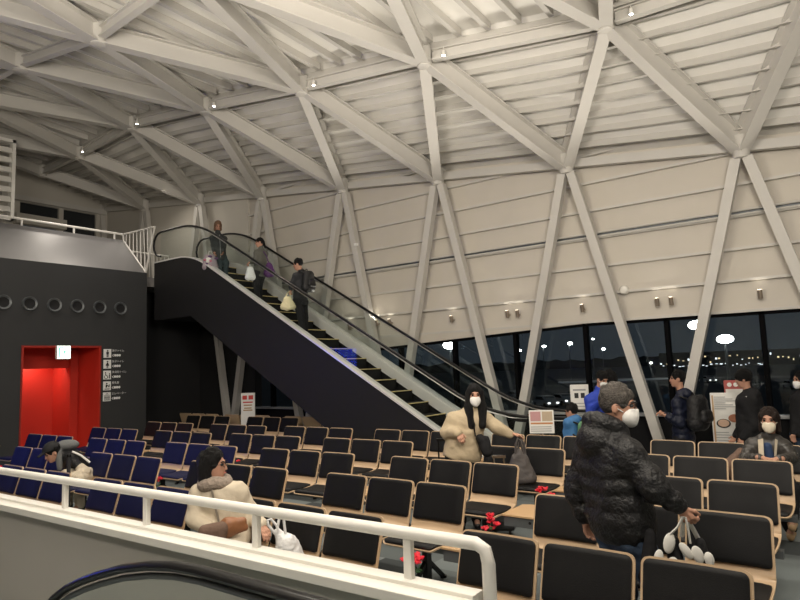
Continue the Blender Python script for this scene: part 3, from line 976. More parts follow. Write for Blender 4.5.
# dense ends so that the corner rounding is smooth
SHELL_P = dense(PROF[:6], 3) + PROF[6:-6] + dense(PROF[-6:], 3)
BACK_P = dense(sub_profile(0.012, 0.328), 3)
SEAT_P = dense(sub_profile(0.465, LP_[-1]-0.012), 3)
def make_bench(pad, table=True):
    b = empty('beam_bench')
    for i in range(3):
        y = 0.27 + 0.57*i
        sh = sheet(SHELL_P, 0.27, 0.013, -0.013, 0.045, 0.05).build('seat', M_EDGE, b)
        sh.location = (0, y, 0)
        sheet(BACK_P, 0.254, 0.026, 0.001, 0.035, 0.02).build('back_pad', pad, sh)
        sheet(SEAT_P, 0.254, 0.026, 0.001, 0.02, 0.04).build('seat_pad', pad, sh)
    MB().box((-0.30, -0.02 if not table else -0.02, 0.30), (-0.22, 1.72 + (0.52 if table else 0), 0.36)).build('beam', M_GREYMET, b)
    for y in (0.285, 1.425):
        lg = MB()
        lg.bar((-0.26, y, 0.30), (-0.26, y, 0.05), 0.05, 0.07, (1, 0, 0))
        lg.bar((-0.26, y, 0.22), (-0.52, y, 0.018), 0.035, 0.03).bar((-0.26, y, 0.22), (-0.02, y, 0.018), 0.035, 0.03)
        lg.lathe([(0.03, 0.0), (0.03, 0.02)], (-0.53, y, 0), 10).lathe([(0.03, 0.0), (0.03, 0.02)], (-0.01, y, 0), 10)
        lg.box((-0.42, y-0.03, 0.36), (-0.12, y+0.03, 0.393))
        lg.build('leg', M_BLACKMET, b)
    br = MB().box((-0.42, 0.825, 0.36), (-0.12, 0.885, 0.393))
    br.build('bracket', M_BLACKMET, b)
    if table:
        tp = MB().prism([(-0.55, 1.705), (-0.55, 2.275), (-0.10, 2.275), (-0.06, 2.20), (-0.06, 1.78), (-0.10, 1.705)], lambda p, q: (p, q, 0.425), lambda p, q: (p, q, 0.445)).build('table_top', M_PLY, b, 0.004)
        ap = MB().box((-0.535, 1.72, 0.335), (-0.08, 2.26, 0.425)).build('table_apron', M_GREYMET, b)
        MB().lathe([(0.014, 0), (0.014, -0.003)], (-0.535, 1.99, 0.385), 12, 'x').build('socket', M_BLACKMET, ap)
    return b
SY = [0.60, 2.93, 5.15, 7.35, 9.42, 11.65]
DX = [0, 0, -0.05, -0.16, -0.33, -0.42]
ROWX = [3.60, 4.83, 6.03, 7.29, 8.56]
proto = {}
ORD = ['first', 'second', 'third', 'fourth', 'fifth', 'sixth']
ROWN = ['row nearest the railing', 'second row behind the railing', 'third row behind the railing', 'fourth row behind the railing', 'farthest row before the escalator']
BENCH = {}
def place_bench(kind, x, y, rz, label, group):
    if kind not in proto:
        proto[kind] = make_bench(*{'black_t': (M_LEATHER, True), 'black': (M_LEATHER, False), 'navy_t': (M_BLUELITPAD, True), 'navy': (M_BLUELITPAD, False)}[kind])  # navy kinds: black pads with the blue glow painted in
        o = proto[kind]
    else:
        o = copy_tree(proto[kind])
    o.location = (x, y, 0); o.rotation_euler = (0, 0, rz)
    tag(o, label, 'bench', group)
    return o
for rI, rx in enumerate(ROWX):
    for j in range(6):
        if rI == 0 and j > 4: continue
        navy = (rI == 0 and j >= 2) or (rI == 1 and j >= 3) or (rI == 2 and j >= 3) or (rI == 3 and j == 5)  # benches whose black pads carry the screen's glow as colour
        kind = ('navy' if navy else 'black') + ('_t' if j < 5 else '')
        y = SY[j] + ((-0.06, -0.02, 0.06, 0.06, 0.06)[rI] if j <= 2 or rI == 0 else 0)
        place_bench(kind, rx + (DX[j] if rI else max(DX[j], -0.12) + (0.02 if j == 3 else 0)), y, 0.03 if j >= 2 else 0.0,
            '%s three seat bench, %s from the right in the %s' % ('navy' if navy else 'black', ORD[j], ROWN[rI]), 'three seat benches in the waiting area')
for j, lab in ((4, 'right black bench under the slope of the escalator, beside the white totem'), (5, 'left black bench in front of the dark recess, beside the white totem')):
    place_bench('black', 9.80 + (0 if j == 4 else -0.10), 10.15 if j == 4 else 12.40, 0.02, lab, 'three seat benches in the waiting area')
for y, lab in ((9.35, 'plywood bench back facing away, nearest under the escalator slope'), (11.55, 'plywood bench back facing away behind the white totem'), (13.5, 'plywood bench back facing away at the dark recess')):
    place_bench('black', 10.10, y+1.6, PI, lab, 'benches facing the window')

# red flowers tied at the table corners
def flower(x, y, z, label, s=1.0, rz=0.0):
    e = empty('flower_bunch', (x, y, z), rz)
    tag(e, label, 'flowers', 'red flower bunches on the bench tables')
    rnd = random.Random(int(x*100+y*10))
    pet = MB()
    for q in range(7):
        c = Vector((rnd.uniform(-0.06, 0.06), rnd.uniform(-0.08, 0.08), rnd.uniform(-0.05, 0.08)))*s
        for k in range(6):
            a = 2*PI*k/6 + q
            d = Vector((math.cos(a), math.sin(a), rnd.uniform(-0.2, 0.7))).normalized()
            tip = c + d*0.042*s
            w = d.orthogonal().normalized()*0.016*s
            n = d.cross(w).normalized()*0.004*s
            mid = c + d*0.024*s
            pet.hexa([c-w*0.3-n, c+w*0.3-n, mid+w-n, mid-w-n], [c-w*0.3+n, c+w*0.3+n, mid+w+n, mid-w+n])
            pet.hexa([mid-w-n, mid+w-n, tip+w*0.25-n, tip-w*0.25-n], [mid-w+n, mid+w+n, tip+w*0.25+n, tip-w*0.25+n])
    pet.build('petals', M_PETAL, e)
    lf = MB()
    for q in range(5):
        a = 2*PI*q/5 + 0.4
        d = Vector((math.cos(a), math.sin(a), -0.25)); w = Vector((-math.sin(a), math.cos(a), 0))*0.018*s
        c = Vector((0, 0, -0.02)); n = Vector((0, 0, 0.003))
        lf.hexa([c-w*0.4-n, c+w*0.4-n, c+d*0.05*s+w-n, c+d*0.05*s-w-n], [c-w*0.4+n, c+w*0.4+n, c+d*0.05*s+w+n, c+d*0.05*s-w+n])
    lf.build('leaves', M_GREENLEAF, e)
    MB().tube([(0.10, 0.03, -0.02), (0.03, 0.0, -0.05), (0, 0, 0)], 0.006, 6).build('stem', M_GREENLEAF, e)
    return e
flower(4.16, 3.02, 0.30, 'red flower bunch below the bench by the railing post')
flower(5.36, 3.02, 0.36, 'red flower bunch beside the wooden table left of the front man')
flower(6.62, 2.98, 0.40, 'red flowers behind the man in the black jacket beside the grey tote')
flower(7.98, 7.16, 0.62, 'small red flowers between two benches near the escalator side', 0.8)
flower(4.72, 7.60, 0.475, 'red flower bunch left of the seated woman in the cream coat')
flower(6.62, 8.25, 0.40, 'dim red flowers behind the head of the woman in cream', 0.9)
flower(4.30, 11.45, 0.42, 'red flowers at the left picture edge by the dark wall')
flower(3.35, 7.28, 0.32, 'red flower bunch low behind the railing under the bending person')

# ================================================================== PARAPET, RAILING AND NEAR ESCALATOR
def turn(o, th=0.025, px=2.14, py=1.3):
    c_, s_ = math.cos(th), math.sin(th)
    o.location = (px - (c_*px - s_*py), py - (s_*px + c_*py), 0); o.rotation_euler = (0, 0, th)
turn(struct(MB().box((2.08, 1.33, -0.2), (2.22, 12.0, 0.955)).build('wall_parapet', M_PARAPET)))
cp = MB().box((2.045, 1.30, 0.955), (2.115, 12.0, 1.0)).box((2.115, 1.30, 0.955), (2.165, 12.0, 0.985)).box((2.165, 1.30, 0.955), (2.245, 12.0, 1.0))
turn(trim(cp, M_CAP, 0.004))
rl = empty('white_railing', (2.14, 1.25, 0.985), 0.025)
tag(rl, 'white painted tube railing on the grey parapet in the foreground', 'railing')
hr = [(0.07, 0.0, -1.2), (0.07, 0.0, 0.13), (0.07, 0.012, 0.18), (0.07, 0.05, 0.20), (0.07, 10.7, 0.20)]
MB().tube(hr, 0.027, 14).build('handrail', M_WHITE, rl)
for y in (0.38, 1.33, 2.30, 3.27, 4.40, 5.42, 6.44, 7.46):
    MB().box((0.055, y-0.02, 0.0), (0.085, y+0.02, 0.185)).build('post', M_WHITE, rl, 0.004)
ne = empty('near_escalator_balustrade', (1.75, 1.0, -0.2))
tag(ne, 'black rubber handrail on a glass balustrade at the bottom left corner', 'escalator balustrade')
kp = [(-1.5, 1.225), (0.83, 1.22), (1.46, 1.22), (1.66, 1.208), (1.86, 1.18), (2.1, 1.128), (2.32, 1.062), (2.5, 1.0), (2.66, 0.935), (2.80, 0.86), (2.92, 0.76), (2.98, 0.65), (2.95, 0.54), (2.85, 0.46)]
path = [(0, a, b) for a, b in kp]
MB().tube(path, 0.036, 12, flat=0.62).build('handrail', M_RUBBER, ne)
MB().tube([(p[0], p[1]*0.995, p[2]-0.045) for p in path], 0.016, 8).build('handrail_guide', M_GREYMET, ne)
gp = [(p[1], p[2]-0.05) for p in path if p[2] > 0.3]
poly = [(-1.5, 0.2)] + gp + [(gp[-1][0], 0.2)]
MB().prism(poly, lambda p, q: (-0.006, p, q), lambda p, q: (0.006, p, q)).build('glass', M_BALGLASS, ne)
MB().box((-0.1, -1.5, 0.0), (0.1, 2.9, 0.22)).build('base', M_SATIN, ne)

# ================================================================== SMALL THINGS IN THE HALL
# node spotlights on the ties
SPOT = []
for i, (n, lab) in enumerate(((0, 'first'), (1, 'second'), (2, 'third'), (3, 'fourth'), (4, 'fifth'), (5, 'sixth'))):
    p = RING['P', n]
    q = RING['P', n-1]
    d = (q-p).normalized()
    c = p + d*0.42 + Vector((-0.12, 0, 0.05))
    s = empty('spotlight', c + Vector((0, 0, 0.04))); s.scale = (0.62, 0.62, 0.62)
    tag(s, '%s small lit spotlight from the right on the roof beams' % lab, 'spotlight', 'spotlights on the roof beams')
    MB().lathe([(0.035, 0.10), (0.05, 0.06), (0.055, -0.05), (0.045, -0.05)], (0, 0, 0), 16).build('housing', M_WHITE, s)
    MB().lathe([(0.043, -0.051), (0.001, -0.054)], (0, 0, 0), 16).build('lens', M_LAMP, s)
    MB().bar((0, 0, 0.1), (0, 0, 0.2), 0.03, 0.03, (1, 0, 0)).build('bracket', M_STEEL, s)
    SPOT.append(c)
def ray(px, py):
    return Vector((CM.T @ np.array([(px-400)/F_PX, (py-300)/F_PX, 1.0])).tolist())
def on_x(px, py, x):
    d = ray(px, py); t = x/d.x
    return Vector((x, d.y*t, EYE + d.z*t))
WL = [(376, 323, 'wall bracket light above the lower escalator, left of a pair'), (389, 322, 'wall bracket light above the lower escalator, right of a pair'), (451, 319, 'single wall bracket light above the standing woman'), (507, 314, 'left wall bracket light of the pair left of the middle column'), (517, 313.5, 'right wall bracket light of the pair left of the middle column'), (582, 308, 'single wall bracket light between the two middle columns'), (657, 302, 'left wall bracket light of the pair above the backpack man'), (671, 301, 'right wall bracket light of the pair above the backpack man'), (760, 294, 'single wall bracket light above the woman at the right'), (349, 327, 'faint wall bracket light behind the escalator glass')]
WPOS = []
for px, py, lab in WL:
    c = on_x(px, py, XG-0.16)
    w = empty('wall_light', c)
    tag(w, lab, 'wall light', 'bracket lights over the windows')
    MB().tube([(0.03, 0, -0.07), (0, 0, 0.07)], 0.036, 14).build('housing', M_BROWNMET, w)
    MB().bar((0, 0, -0.02), (0.14, 0, -0.02), 0.03, 0.03).build('bracket', M_BROWNMET, w)
    MB().lathe([(0.034, 0.0705), (0.001, 0.073)], (0, 0, 0), 14).build('lens', mat('uplight_lit', (1, 1, 1), 0.5, emit=((1.0, 0.9, 0.72), 6)), w)
    WPOS.append(c)
c = on_x(624.5, 290, XG-0.07)
dm = MB().lathe([(0.085, 0), (0.085, -0.03), (0.06, -0.06), (0.0, -0.07)], (0, 0, 0), 20, 'x').build('wall_speaker', M_WHITE)
dm.location = c + Vector((0.0, 0, 0))
tag(dm, 'round white wall speaker beside the slanted column', 'speaker')
for (px, py, xx, rr) in ((356, 244.5, XC-0.1, 0.03),):
    s = MB().box((-0.03, -0.05, -0.03), (0.03, 0.05, 0.03)).build('column_sensor', M_SIGN, None, 0.006)
    s.location = on_x(px, py, xx)
    tag(s, 'small white sensor box on a slanted column above the escalator', 'sensor')

# white totem sign
t = empty('totem_sign', (10.0, 12.12, 0), -0.92)
tag(t, 'slim white totem sign with red and brown print by the recess', 'sign')
MB().box((-0.17, -0.03, 0.0), (0.17, 0.03, 1.36)).build('panel', M_PAPER, t, 0.006)
pr = MB()
for (a, b, zz, hh) in ((-0.13, -0.02, 1.20, 0.10), (0.02, 0.13, 1.20, 0.10), (-0.12, 0.12, 1.12, 0.03)): pr.box((a, -0.034, zz), (b, -0.03, zz+hh))
pr.build('red_print', M_PRINTRED, t)
pr = MB()
for zz, w in ((1.05, 0.10), (0.98, 0.09), (0.93, 0.11)): pr.box((-w, -0.034, zz), (w, -0.03, zz+0.03))
pr.build('brown_print', mat('print_brown', (0.42, 0.27, 0.13), 0.6), t)

def board(name, px, X, top, bot, w, label, cat, rz=None):
    d = ray(px, 400); y = d.y/d.x*X
    e = empty(name, (X, y, 0), math.atan2(d.y, d.x) - PI/2 if rz is None else rz)
    tag(e, label, cat)
    return e
# low picture stand in front of the escalator foot
b1 = board('picture_stand', 541, 8.74, 0, 0, 0, 'low white picture sign on a stand at the foot of the escalator', 'sign')
MB().box((-0.19, -0.012, 0.82), (0.17, 0.012, 1.16)).build('panel', M_PAPER, b1, 0.004)
MB().tube([(0, 0.02, 0), (0, 0.02, 0.9)], 0.015, 8).build('post', M_CHROME, b1)
MB().lathe([(0.10, 0), (0.10, 0.012), (0.02, 0.02)], (0, 0.02, 0), 20).build('foot', M_CHROME, b1)
pr = MB()
for k in range(3): pr.box((-0.17, -0.016, 0.85 + 0.03*k), (0.13, -0.012, 0.862 + 0.03*k))
pr.build('print', M_PRINTGREY, b1)
MB().box((-0.17, -0.016, 0.955), (0.15, -0.012, 0.98)).build('orange_band', mat('print_orange', (0.55, 0.25, 0.10), 0.6), b1)
MB().box((-0.17, -0.016, 1.0), (-0.02, -0.012, 1.14)).build('picture', mat('print_pink', (0.55, 0.30, 0.30), 0.6), b1)
MB().box((0.0, -0.016, 1.0), (0.15, -0.012, 1.14)).build('picture', mat('print_beige', (0.50, 0.40, 0.28), 0.6), b1)
# queue belt post beside it
qp = board('belt_barrier', 548, 9.02, 0, 0, 0, 'black belt barrier post beside the low picture sign', 'barrier')
MB().tube([(0.02, 0, 0.0), (0.02, 0, 1.02)], 0.032, 12).build('post', mat('dark_post', (0.06, 0.06, 0.065), 0.4, 0.3), qp)
MB().lathe([(0.11, 0), (0.11, 0.02), (0.05, 0.045)], (0.02, 0, 0), 22).build('base', M_BLACKMET, qp)
MB().hexa([(0.02, -0.004, 0.92), (0.02, 0.004, 0.92), (-0.55, 0.10, 0.97), (-0.55, 0.092, 0.97)], [(0.02, -0.004, 0.975), (0.02, 0.004, 0.975), (-0.55, 0.10, 1.02), (-0.55, 0.092, 1.02)]).build('belt', M_BLACKMET, qp)
# white notice with two black squares
b2 = board('notice_board', 580.5, 10.95, 0, 0, 0, 'white notice with two dark squares standing behind the boy', 'sign')
MB().box((-0.17, -0.015, 0.55), (0.15, 0.015, 1.44)).build('panel', M_PAPER, b2, 0.004)
MB().tube([(-0.12, 0.03, 0), (-0.12, 0.03, 0.7)], 0.012, 8).build('leg', M_CHROME, b2)
MB().tube([(0.10, 0.03, 0), (0.10, 0.03, 0.7)], 0.012, 8).build('leg', M_CHROME, b2)
MB().box((-0.10, -0.019, 1.20), (-0.03, -0.015, 1.29)).build('print', M_PRINT, b2)
MB().box((0.01, -0.019, 1.20), (0.08, -0.015, 1.29)).build('print', M_PRINT, b2)
pr = MB().box((-0.12, -0.019, 1.33), (0.10, -0.015, 1.36))
for k in range(9): pr.box((-0.13, -0.019, 0.66 + 0.055*k), (0.08 + 0.03*((k*5) % 3), -0.015, 0.672 + 0.055*k))
pr.build('print', M_PRINTGREY, b2)
# wooden legged menu board
b3 = board('menu_board', 724.5, 10.85, 0, 0, 0, 'white menu board with a bowl picture on a wooden stand', 'sign')
MB().hexa([(-0.20, -0.03, 0.36), (0.24, -0.03, 0.36), (0.24, 0.0, 0.36), (-0.20, 0.0, 0.36)], [(-0.20, 0.05, 1.29), (0.24, 0.05, 1.29), (0.24, 0.08, 1.29), (-0.20, 0.08, 1.29)]).build('panel', M_PAPER, b3)
for x in (-0.17, 0.21):
    MB().bar((x, -0.06, 0), (x, 0.06, 1.25), 0.03, 0.025, (1, 0, 0)).build('leg', M_PLY, b3)
    MB().bar((x, 0.20, 0), (x, 0.09, 1.2), 0.03, 0.025, (1, 0, 0)).build('leg', M_PLY, b3)
MB().box((-0.24, -0.075, 0.33), (0.28, -0.02, 0.36)).build('ledge', M_PAPER, b3)
def pf(z): return -0.033 + 0.08*(z-0.36)/0.93
bw = MB()
def disc(mb, x, z, r, dy, n=20, sx=1.0):
    vs = [(x + r*sx*math.cos(2*PI*k/n), pf(z + r*0.7*math.sin(2*PI*k/n)) - dy, z + r*0.7*math.sin(2*PI*k/n)) for k in range(n)]
    vs += [(v[0], v[1]+0.003, v[2]) for v in vs]
    mb.add(vs, [tuple(range(n-1, -1, -1)), tuple(range(n, 2*n))] + [(k, (k+1) % n, n+(k+1) % n, n+k) for k in range(n)])
disc(bw, -0.04, 0.82, 0.10, 0.003); bw.build('bowl_picture', M_PRINT, b3)
bw = MB(); disc(bw, -0.04, 0.825, 0.08, 0.006); bw.build('bowl_picture', mat('print_noodle', (0.62, 0.42, 0.30), 0.6), b3)
bw = MB(); disc(bw, 0.12, 0.90, 0.09, 0.003); bw.build('dish_picture', mat('print_dish', (0.38, 0.15, 0.08), 0.6), b3)
pr = MB()
for z, a, b in [(1.22 - 0.03*k, -0.15, -0.15 + 0.16 + 0.1*((k*7) % 3)) for k in range(7)] + [(0.68 - 0.04*k, -0.16, 0.02 + 0.08*((k*5) % 3)) for k in range(7)]:
    pr.box((a, pf(z)-0.004, z), (b, pf(z)+0.002, z+0.010))
pr.build('print', M_PRINTGREY, b3)
# small red topped sign behind the menu board
b4 = board('red_sign', 737, 11.28, 0, 0, 0, 'small red and white sign behind the menu board at the window', 'sign')
MB().box((-0.17, -0.02, 1.23), (0.17, 0.02, 1.47)).build('panel', mat('sign_red', (0.45, 0.10, 0.09), 0.6), b4, 0.004)
pr = MB().box((-0.15, -0.024, 1.25), (0.15, -0.02, 1.33))
for k in range(3): pr.lathe([(0.035, 0), (0.035, -0.004)], (-0.09 + 0.09*k, -0.02, 1.40), 12, 'y')
pr.build('print', M_PAPER, b4)
MB().tube([(0, 0.03, 0), (0, 0.03, 1.3)], 0.015, 8).build('post', M_BLACKMET, b4)
MB().lathe([(0.14, 0), (0.14, 0.015), (0.03, 0.03)], (0, 0.0, 0), 20).build('base', M_BLACKMET, b4)

# ================================================================== OUTSIDE, NIGHT
gm_ = mat('night_ground', (0.03, 0.033, 0.036), 0.8, var=0.5, vscale=0.08)
struct(MB().box((XG+4, -400, -4.3), (700, 700, -4.2)).build('ground_outside', gm_))
def out(px, py, dist):
    d = ray(px, py); d = d/d.to_2d().length
    return Vector((d.x*dist, d.y*dist, EYE + d.z*dist))
ML_ = mat('street_lamp_lit', (1, 1, 1), 0.5, emit=((1.0, 0.97, 0.88), 30))
ML2 = mat('street_lamp_lit_soft', (1, 1, 1), 0.5, emit=((1.0, 0.95, 0.85), 12))
MP_ = mat('lamp_post', (0.10, 0.11, 0.12), 0.6)
for px, py, dist, r, lab in [(569, 343.5, 110, 0.55, 'brightest street lamp outside, between the middle columns'), (543, 346.5, 120, 0.5, 'street lamp outside just right of a column foot, left of the brightest'), (602.5, 349, 130, 0.5, 'street lamp outside right of the middle window post'), (519, 350.5, 135, 0.45, 'street lamp outside just right of a window post near the parka woman'), (592, 339, 140, 0.35, 'small high lamp outside right of the window post'), (650, 363, 170, 0.5, 'distant lamp outside at the slanted column by the backpack man')]:
    c = out(px, py, dist)
    s = empty('street_lamp', (c.x, c.y, -4.2))
    tag(s, lab, 'street lamp', 'street lamps in the car park')
    h = c.z + 4.2
    MB().tube([(0, 0, 0), (0, 0, h)], [0.12, 0.07], 8).build('post', MP_, s)
    MB().ell((0, -0.2, h), (r*0.75, r*0.75, r*0.42), 12, 8).build('lamp_head', ML_, s)
for px, py, dist, lab in [(450.5, 345, 60, 'bright floodlight at the window post left of the parka woman, built outside'), (697, 325, 60, 'higher of two bright lamp reflections, built outside, on the right'), (725, 339, 66, 'lower of two bright lamp reflections, built outside, on the right')]:
    c = out(px, py, dist)
    s_ = empty('reflection', (c.x, c.y, -4.2), math.atan2(c.y, c.x) - PI/2)  # reflected lamps, added as lit ovals on posts outside
    tag(s_, lab, 'reflection', 'lamp reflections built outside')
    h = c.z + 4.2
    MB().tube([(0, 0.3, 0), (0, 0.3, h+0.3)], [0.16, 0.1], 8).build('post', MP_, s_)
    MB().ell((0, 0.16, h), (0.80, 0.2, 0.46), 16, 10).build('housing', MP_, s_)
    MB().ell((0, -0.04, h), (0.72, 0.18, 0.40), 18, 12).build('lamp', ML_, s_)
# lit canopy walkway
cw = empty('covered_walkway', (out(608, 376, 95).x, out(608, 376, 95).y, -4.2), math.radians(-50))
tag(cw, 'pale covered walkway roof in the dark car park outside', 'walkway')
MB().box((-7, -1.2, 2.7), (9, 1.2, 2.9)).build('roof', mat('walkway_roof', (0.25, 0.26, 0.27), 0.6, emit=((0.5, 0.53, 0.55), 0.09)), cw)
for x in (-6, -2, 2, 6): MB().tube([(x, 0, 0), (x, 0, 2.7)], 0.1, 8).build('post', MP_, cw)
# terminal side building with lit windows
tb = empty('distant_building', (out(712, 366, 230).x, out(712, 366, 230).y, -4.2), math.atan2(ray(712, 366).y, ray(712, 366).x) - PI/2)
tag(tb, 'long low building with small lit windows far outside on the right', 'building')
MB().box((-16, 0, 0), (34, 8, 5.0)).build('wall', mat('far_wall', (0.05, 0.05, 0.05), 0.8), tb)
wl = [mat('far_win_a', (1, 0.8, 0.5), 0.5, emit=((1.0, 0.72, 0.38), 1.3)), mat('far_win_b', (1, 1, 1), 0.5, emit=((0.95, 0.97, 1.0), 1.6))]
rnd = random.Random(3)
for k in range(30):
    x = -15.5 + 1.62*k + rnd.uniform(-.5, .5); z = 2.2 + rnd.choice([0, 0, 0, 0.9, -0.9]) + rnd.uniform(-.2, .2)
    MB().box((x, -0.05, z), (x + rnd.uniform(0.25, 0.6), 0.0, z + rnd.uniform(0.2, 0.75))).build('window', wl[0 if k % 5 else 1], tb)
for k in range(22):
    x = -15 + 1.45*k + rnd.uniform(-.6, .6); z = 0.5 + rnd.uniform(-.35, .3)
    MB().box((x, -0.06, z), (x + rnd.uniform(0.3, 1.0), 0.0, z + rnd.uniform(0.15, 0.35))).build('window', wl[1], tb)
tb.location.z = -2.2
# wooded skyline
hl = MB()
base = [(out(px, 360, 420).x, out(px, 360, 420).y) for px in range(380, 860, 8)]
vs = []
rnd = random.Random(5)
for (x, y) in base: vs.append((x, y, -6))
for (x, y) in base: vs.append((x, y, 0.5 + rnd.uniform(0, 2.0)))
for (x, y) in base: vs.append((x*1.08, y*1.08, -6))
n = len(base)
fs = []
for i in range(n-1): fs += [(i, i+1, n+i+1, n+i), (n+i, n+i+1, 2*n+i+1, 2*n+i)]
struct(hl.add(vs, fs).build('hills', mat('night_hill', (0.03, 0.034, 0.038), 0.9)))
# parked cars
def car(px, py, dist, colr, rot, lab):
    c = out(px, py, dist)
    e = empty('car', (c.x, c.y, -4.2), rot)
    tag(e, lab, 'car', 'cars parked outside')
    hb = [(-2.2, 0.25), (-2.25, 0.75), (-1.5, 0.95), (-0.9, 1.45), (0.9, 1.48), (1.6, 0.98), (2.2, 0.85), (2.28, 0.3)]
    MB().prism(hb, lambda p, q: (p, -0.85, q), lambda p, q: (p, 0.85, q)).build('body', colr, e, 0.08)
    MB().prism([(-1.32, 0.98), (-0.85, 1.38), (0.85, 1.41), (1.42, 1.0)], lambda p, q: (p, -0.87, q), lambda p, q: (p, 0.87, q)).build('windows', M_FRAME, e)
    MB().hexa([(1.52, -0.72, 1.02), (1.52, 0.72, 1.02), (1.50, 0.72, 1.04), (1.50, -0.72, 1.04)], [(0.98, -0.66, 1.45), (0.98, 0.66, 1.45), (0.94, 0.66, 1.45), (0.94, -0.66, 1.45)]).build('windscreen', mat('windscreen', (0.25, 0.28, 0.3), 0.1), e)
    for x in (-1.35, 1.4):
        for y in (-0.8, 0.8):
            MB().lathe([(0.32, -0.1), (0.32, 0.1)], (x, y, 0.32), 16, 'y').build('wheel', M_SHOE, e)
    for y in (-0.6, 0.6):
        MB().box((2.24, y-0.17, 0.55), (2.30, y+0.17, 0.72)).build('headlight', mat('headlight', (1, 1, 1), 0.3, emit=((1, 0.97, 0.9), 2.5)), e)
cwht = mat('car_white', (0.6, 0.6, 0.6), 0.3); cgr = mat('car_grey', (0.2, 0.21, 0.22), 0.3)
car(545, 392, 84, cwht, 4.0, 'white parked car outside, left of the two above the boy')
car(562, 390, 88, cwht, 4.0, 'white parked car outside, right of the two above the boy')
car(516, 386, 100, cgr, 4.0, 'grey parked car outside behind a slanted column foot')
car(792, 377, 120, cgr, 3.6, 'grey parked car outside at the right edge')
car(707, 372, 150, cwht, 3.8, 'white parked car outside above the menu board')

# ================================================================== WORLD AND LIGHTS
w = bpy.data.worlds.new('night')
SC.world = w
w.use_nodes = True
bg = w.node_tree.nodes['Background']
bg.inputs[0].default_value = (0.023, 0.028, 0.033, 1)
bg.inputs[1].default_value = 1.0
def area(name, loc_, to, size, power, col, sy=None):
    l = bpy.data.lights.new(name, 'AREA')
    l.energy = power; l.color = col; l.size = size
    if sy: l.shape = 'RECTANGLE'; l.size_y = sy
    o = bpy.data.objects.new(name, l); COL.objects.link(o)
    o.location = loc_
    o.rotation_euler = (Vector(to) - Vector(loc_)).to_track_quat('-Z', 'Y').to_euler()
    return o
def spot(name, loc_, to, power, ang, col, blend=0.6, rad=0.06):
    l = bpy.data.lights.new(name, 'SPOT')
    l.energy = power; l.color = col; l.spot_size = math.radians(ang); l.spot_blend = blend; l.shadow_soft_size = rad
    o = bpy.data.objects.new(name, l); COL.objects.link(o)
    o.location = loc_
    o.rotation_euler = (Vector(to) - Vector(loc_)).to_track_quat('-Z', 'Y').to_euler()
    return o
WARM = (1.0, 0.91, 0.79)
# added unseen lamps, with no fixtures, brighten the roof from below
area('roof_fill_near', (1.6, -1.2, 4.6), (6.0, 2.5, 9), 2.0, 470, WARM)
spot('roof_fill_beam', (2.2, 2.0, 4.3), (4.9, 3.7, 7.4), 800, 72, WARM, 0.9, 0.3)
area('roof_fill_mid', (0.2, 5.0, 4.6), (4.5, 7.0, 9), 2.0, 380, WARM)
# down-lighting of the seats
for c in SPOT:
    spot('node_spot', c + Vector((0, 0, -0.07)), (c.x - 2.0, c.y - 0.5, 0), 210, 95, WARM)
for n in (0, 1, 2, 3, 4):
    p = RING['Q', n]
    spot('node_spot', p + Vector((-0.3, 0.3, -0.1)), (p.x - 1.0, p.y, 0), 260, 100, WARM)
area('hall_fill', (1.2, 0.0, 6.7), (3.0, 2.0, 0), 1.6, 170, WARM)  # added lamp above the view, no fixture
area('parapet_fill', (-0.8, 2.6, 5.6), (2.1, 2.8, 0.4), 0.9, 120, WARM)  # added lamp behind the camera, brightens the grey parapet
for c in WPOS:
    spot('bracket_uplight', c + Vector((-0.03, 0, 0.085)), c + Vector((-0.85, 0, 0.95)), 120, 84, (1.0, 0.92, 0.80), 0.7, 0.04)
    spot('bracket_glow', c + Vector((0, 0, 0.085)), c + Vector((0.05, 0, 1.0)), 2.2, 120, (1.0, 0.9, 0.74), 0.9, 0.03)
# mezzanine and passage lamps
spot('mezzanine_lamp', (6.6, 13.2, 7.3), (7.6, 15.2, 4.9), 130, 62, (1, 0.92, 0.88), 0.9)
area('mezzanine_ceiling_lamp', (9.9, 16.5, 7.2), (9.9, 16.0, 4.5), 0.8, 25, WARM)
area('passage_lamp', (6.75, YB+1.55, 2.45), (6.75, YB+1.6, 0), 0.35, 12, (1, 0.9, 0.8))

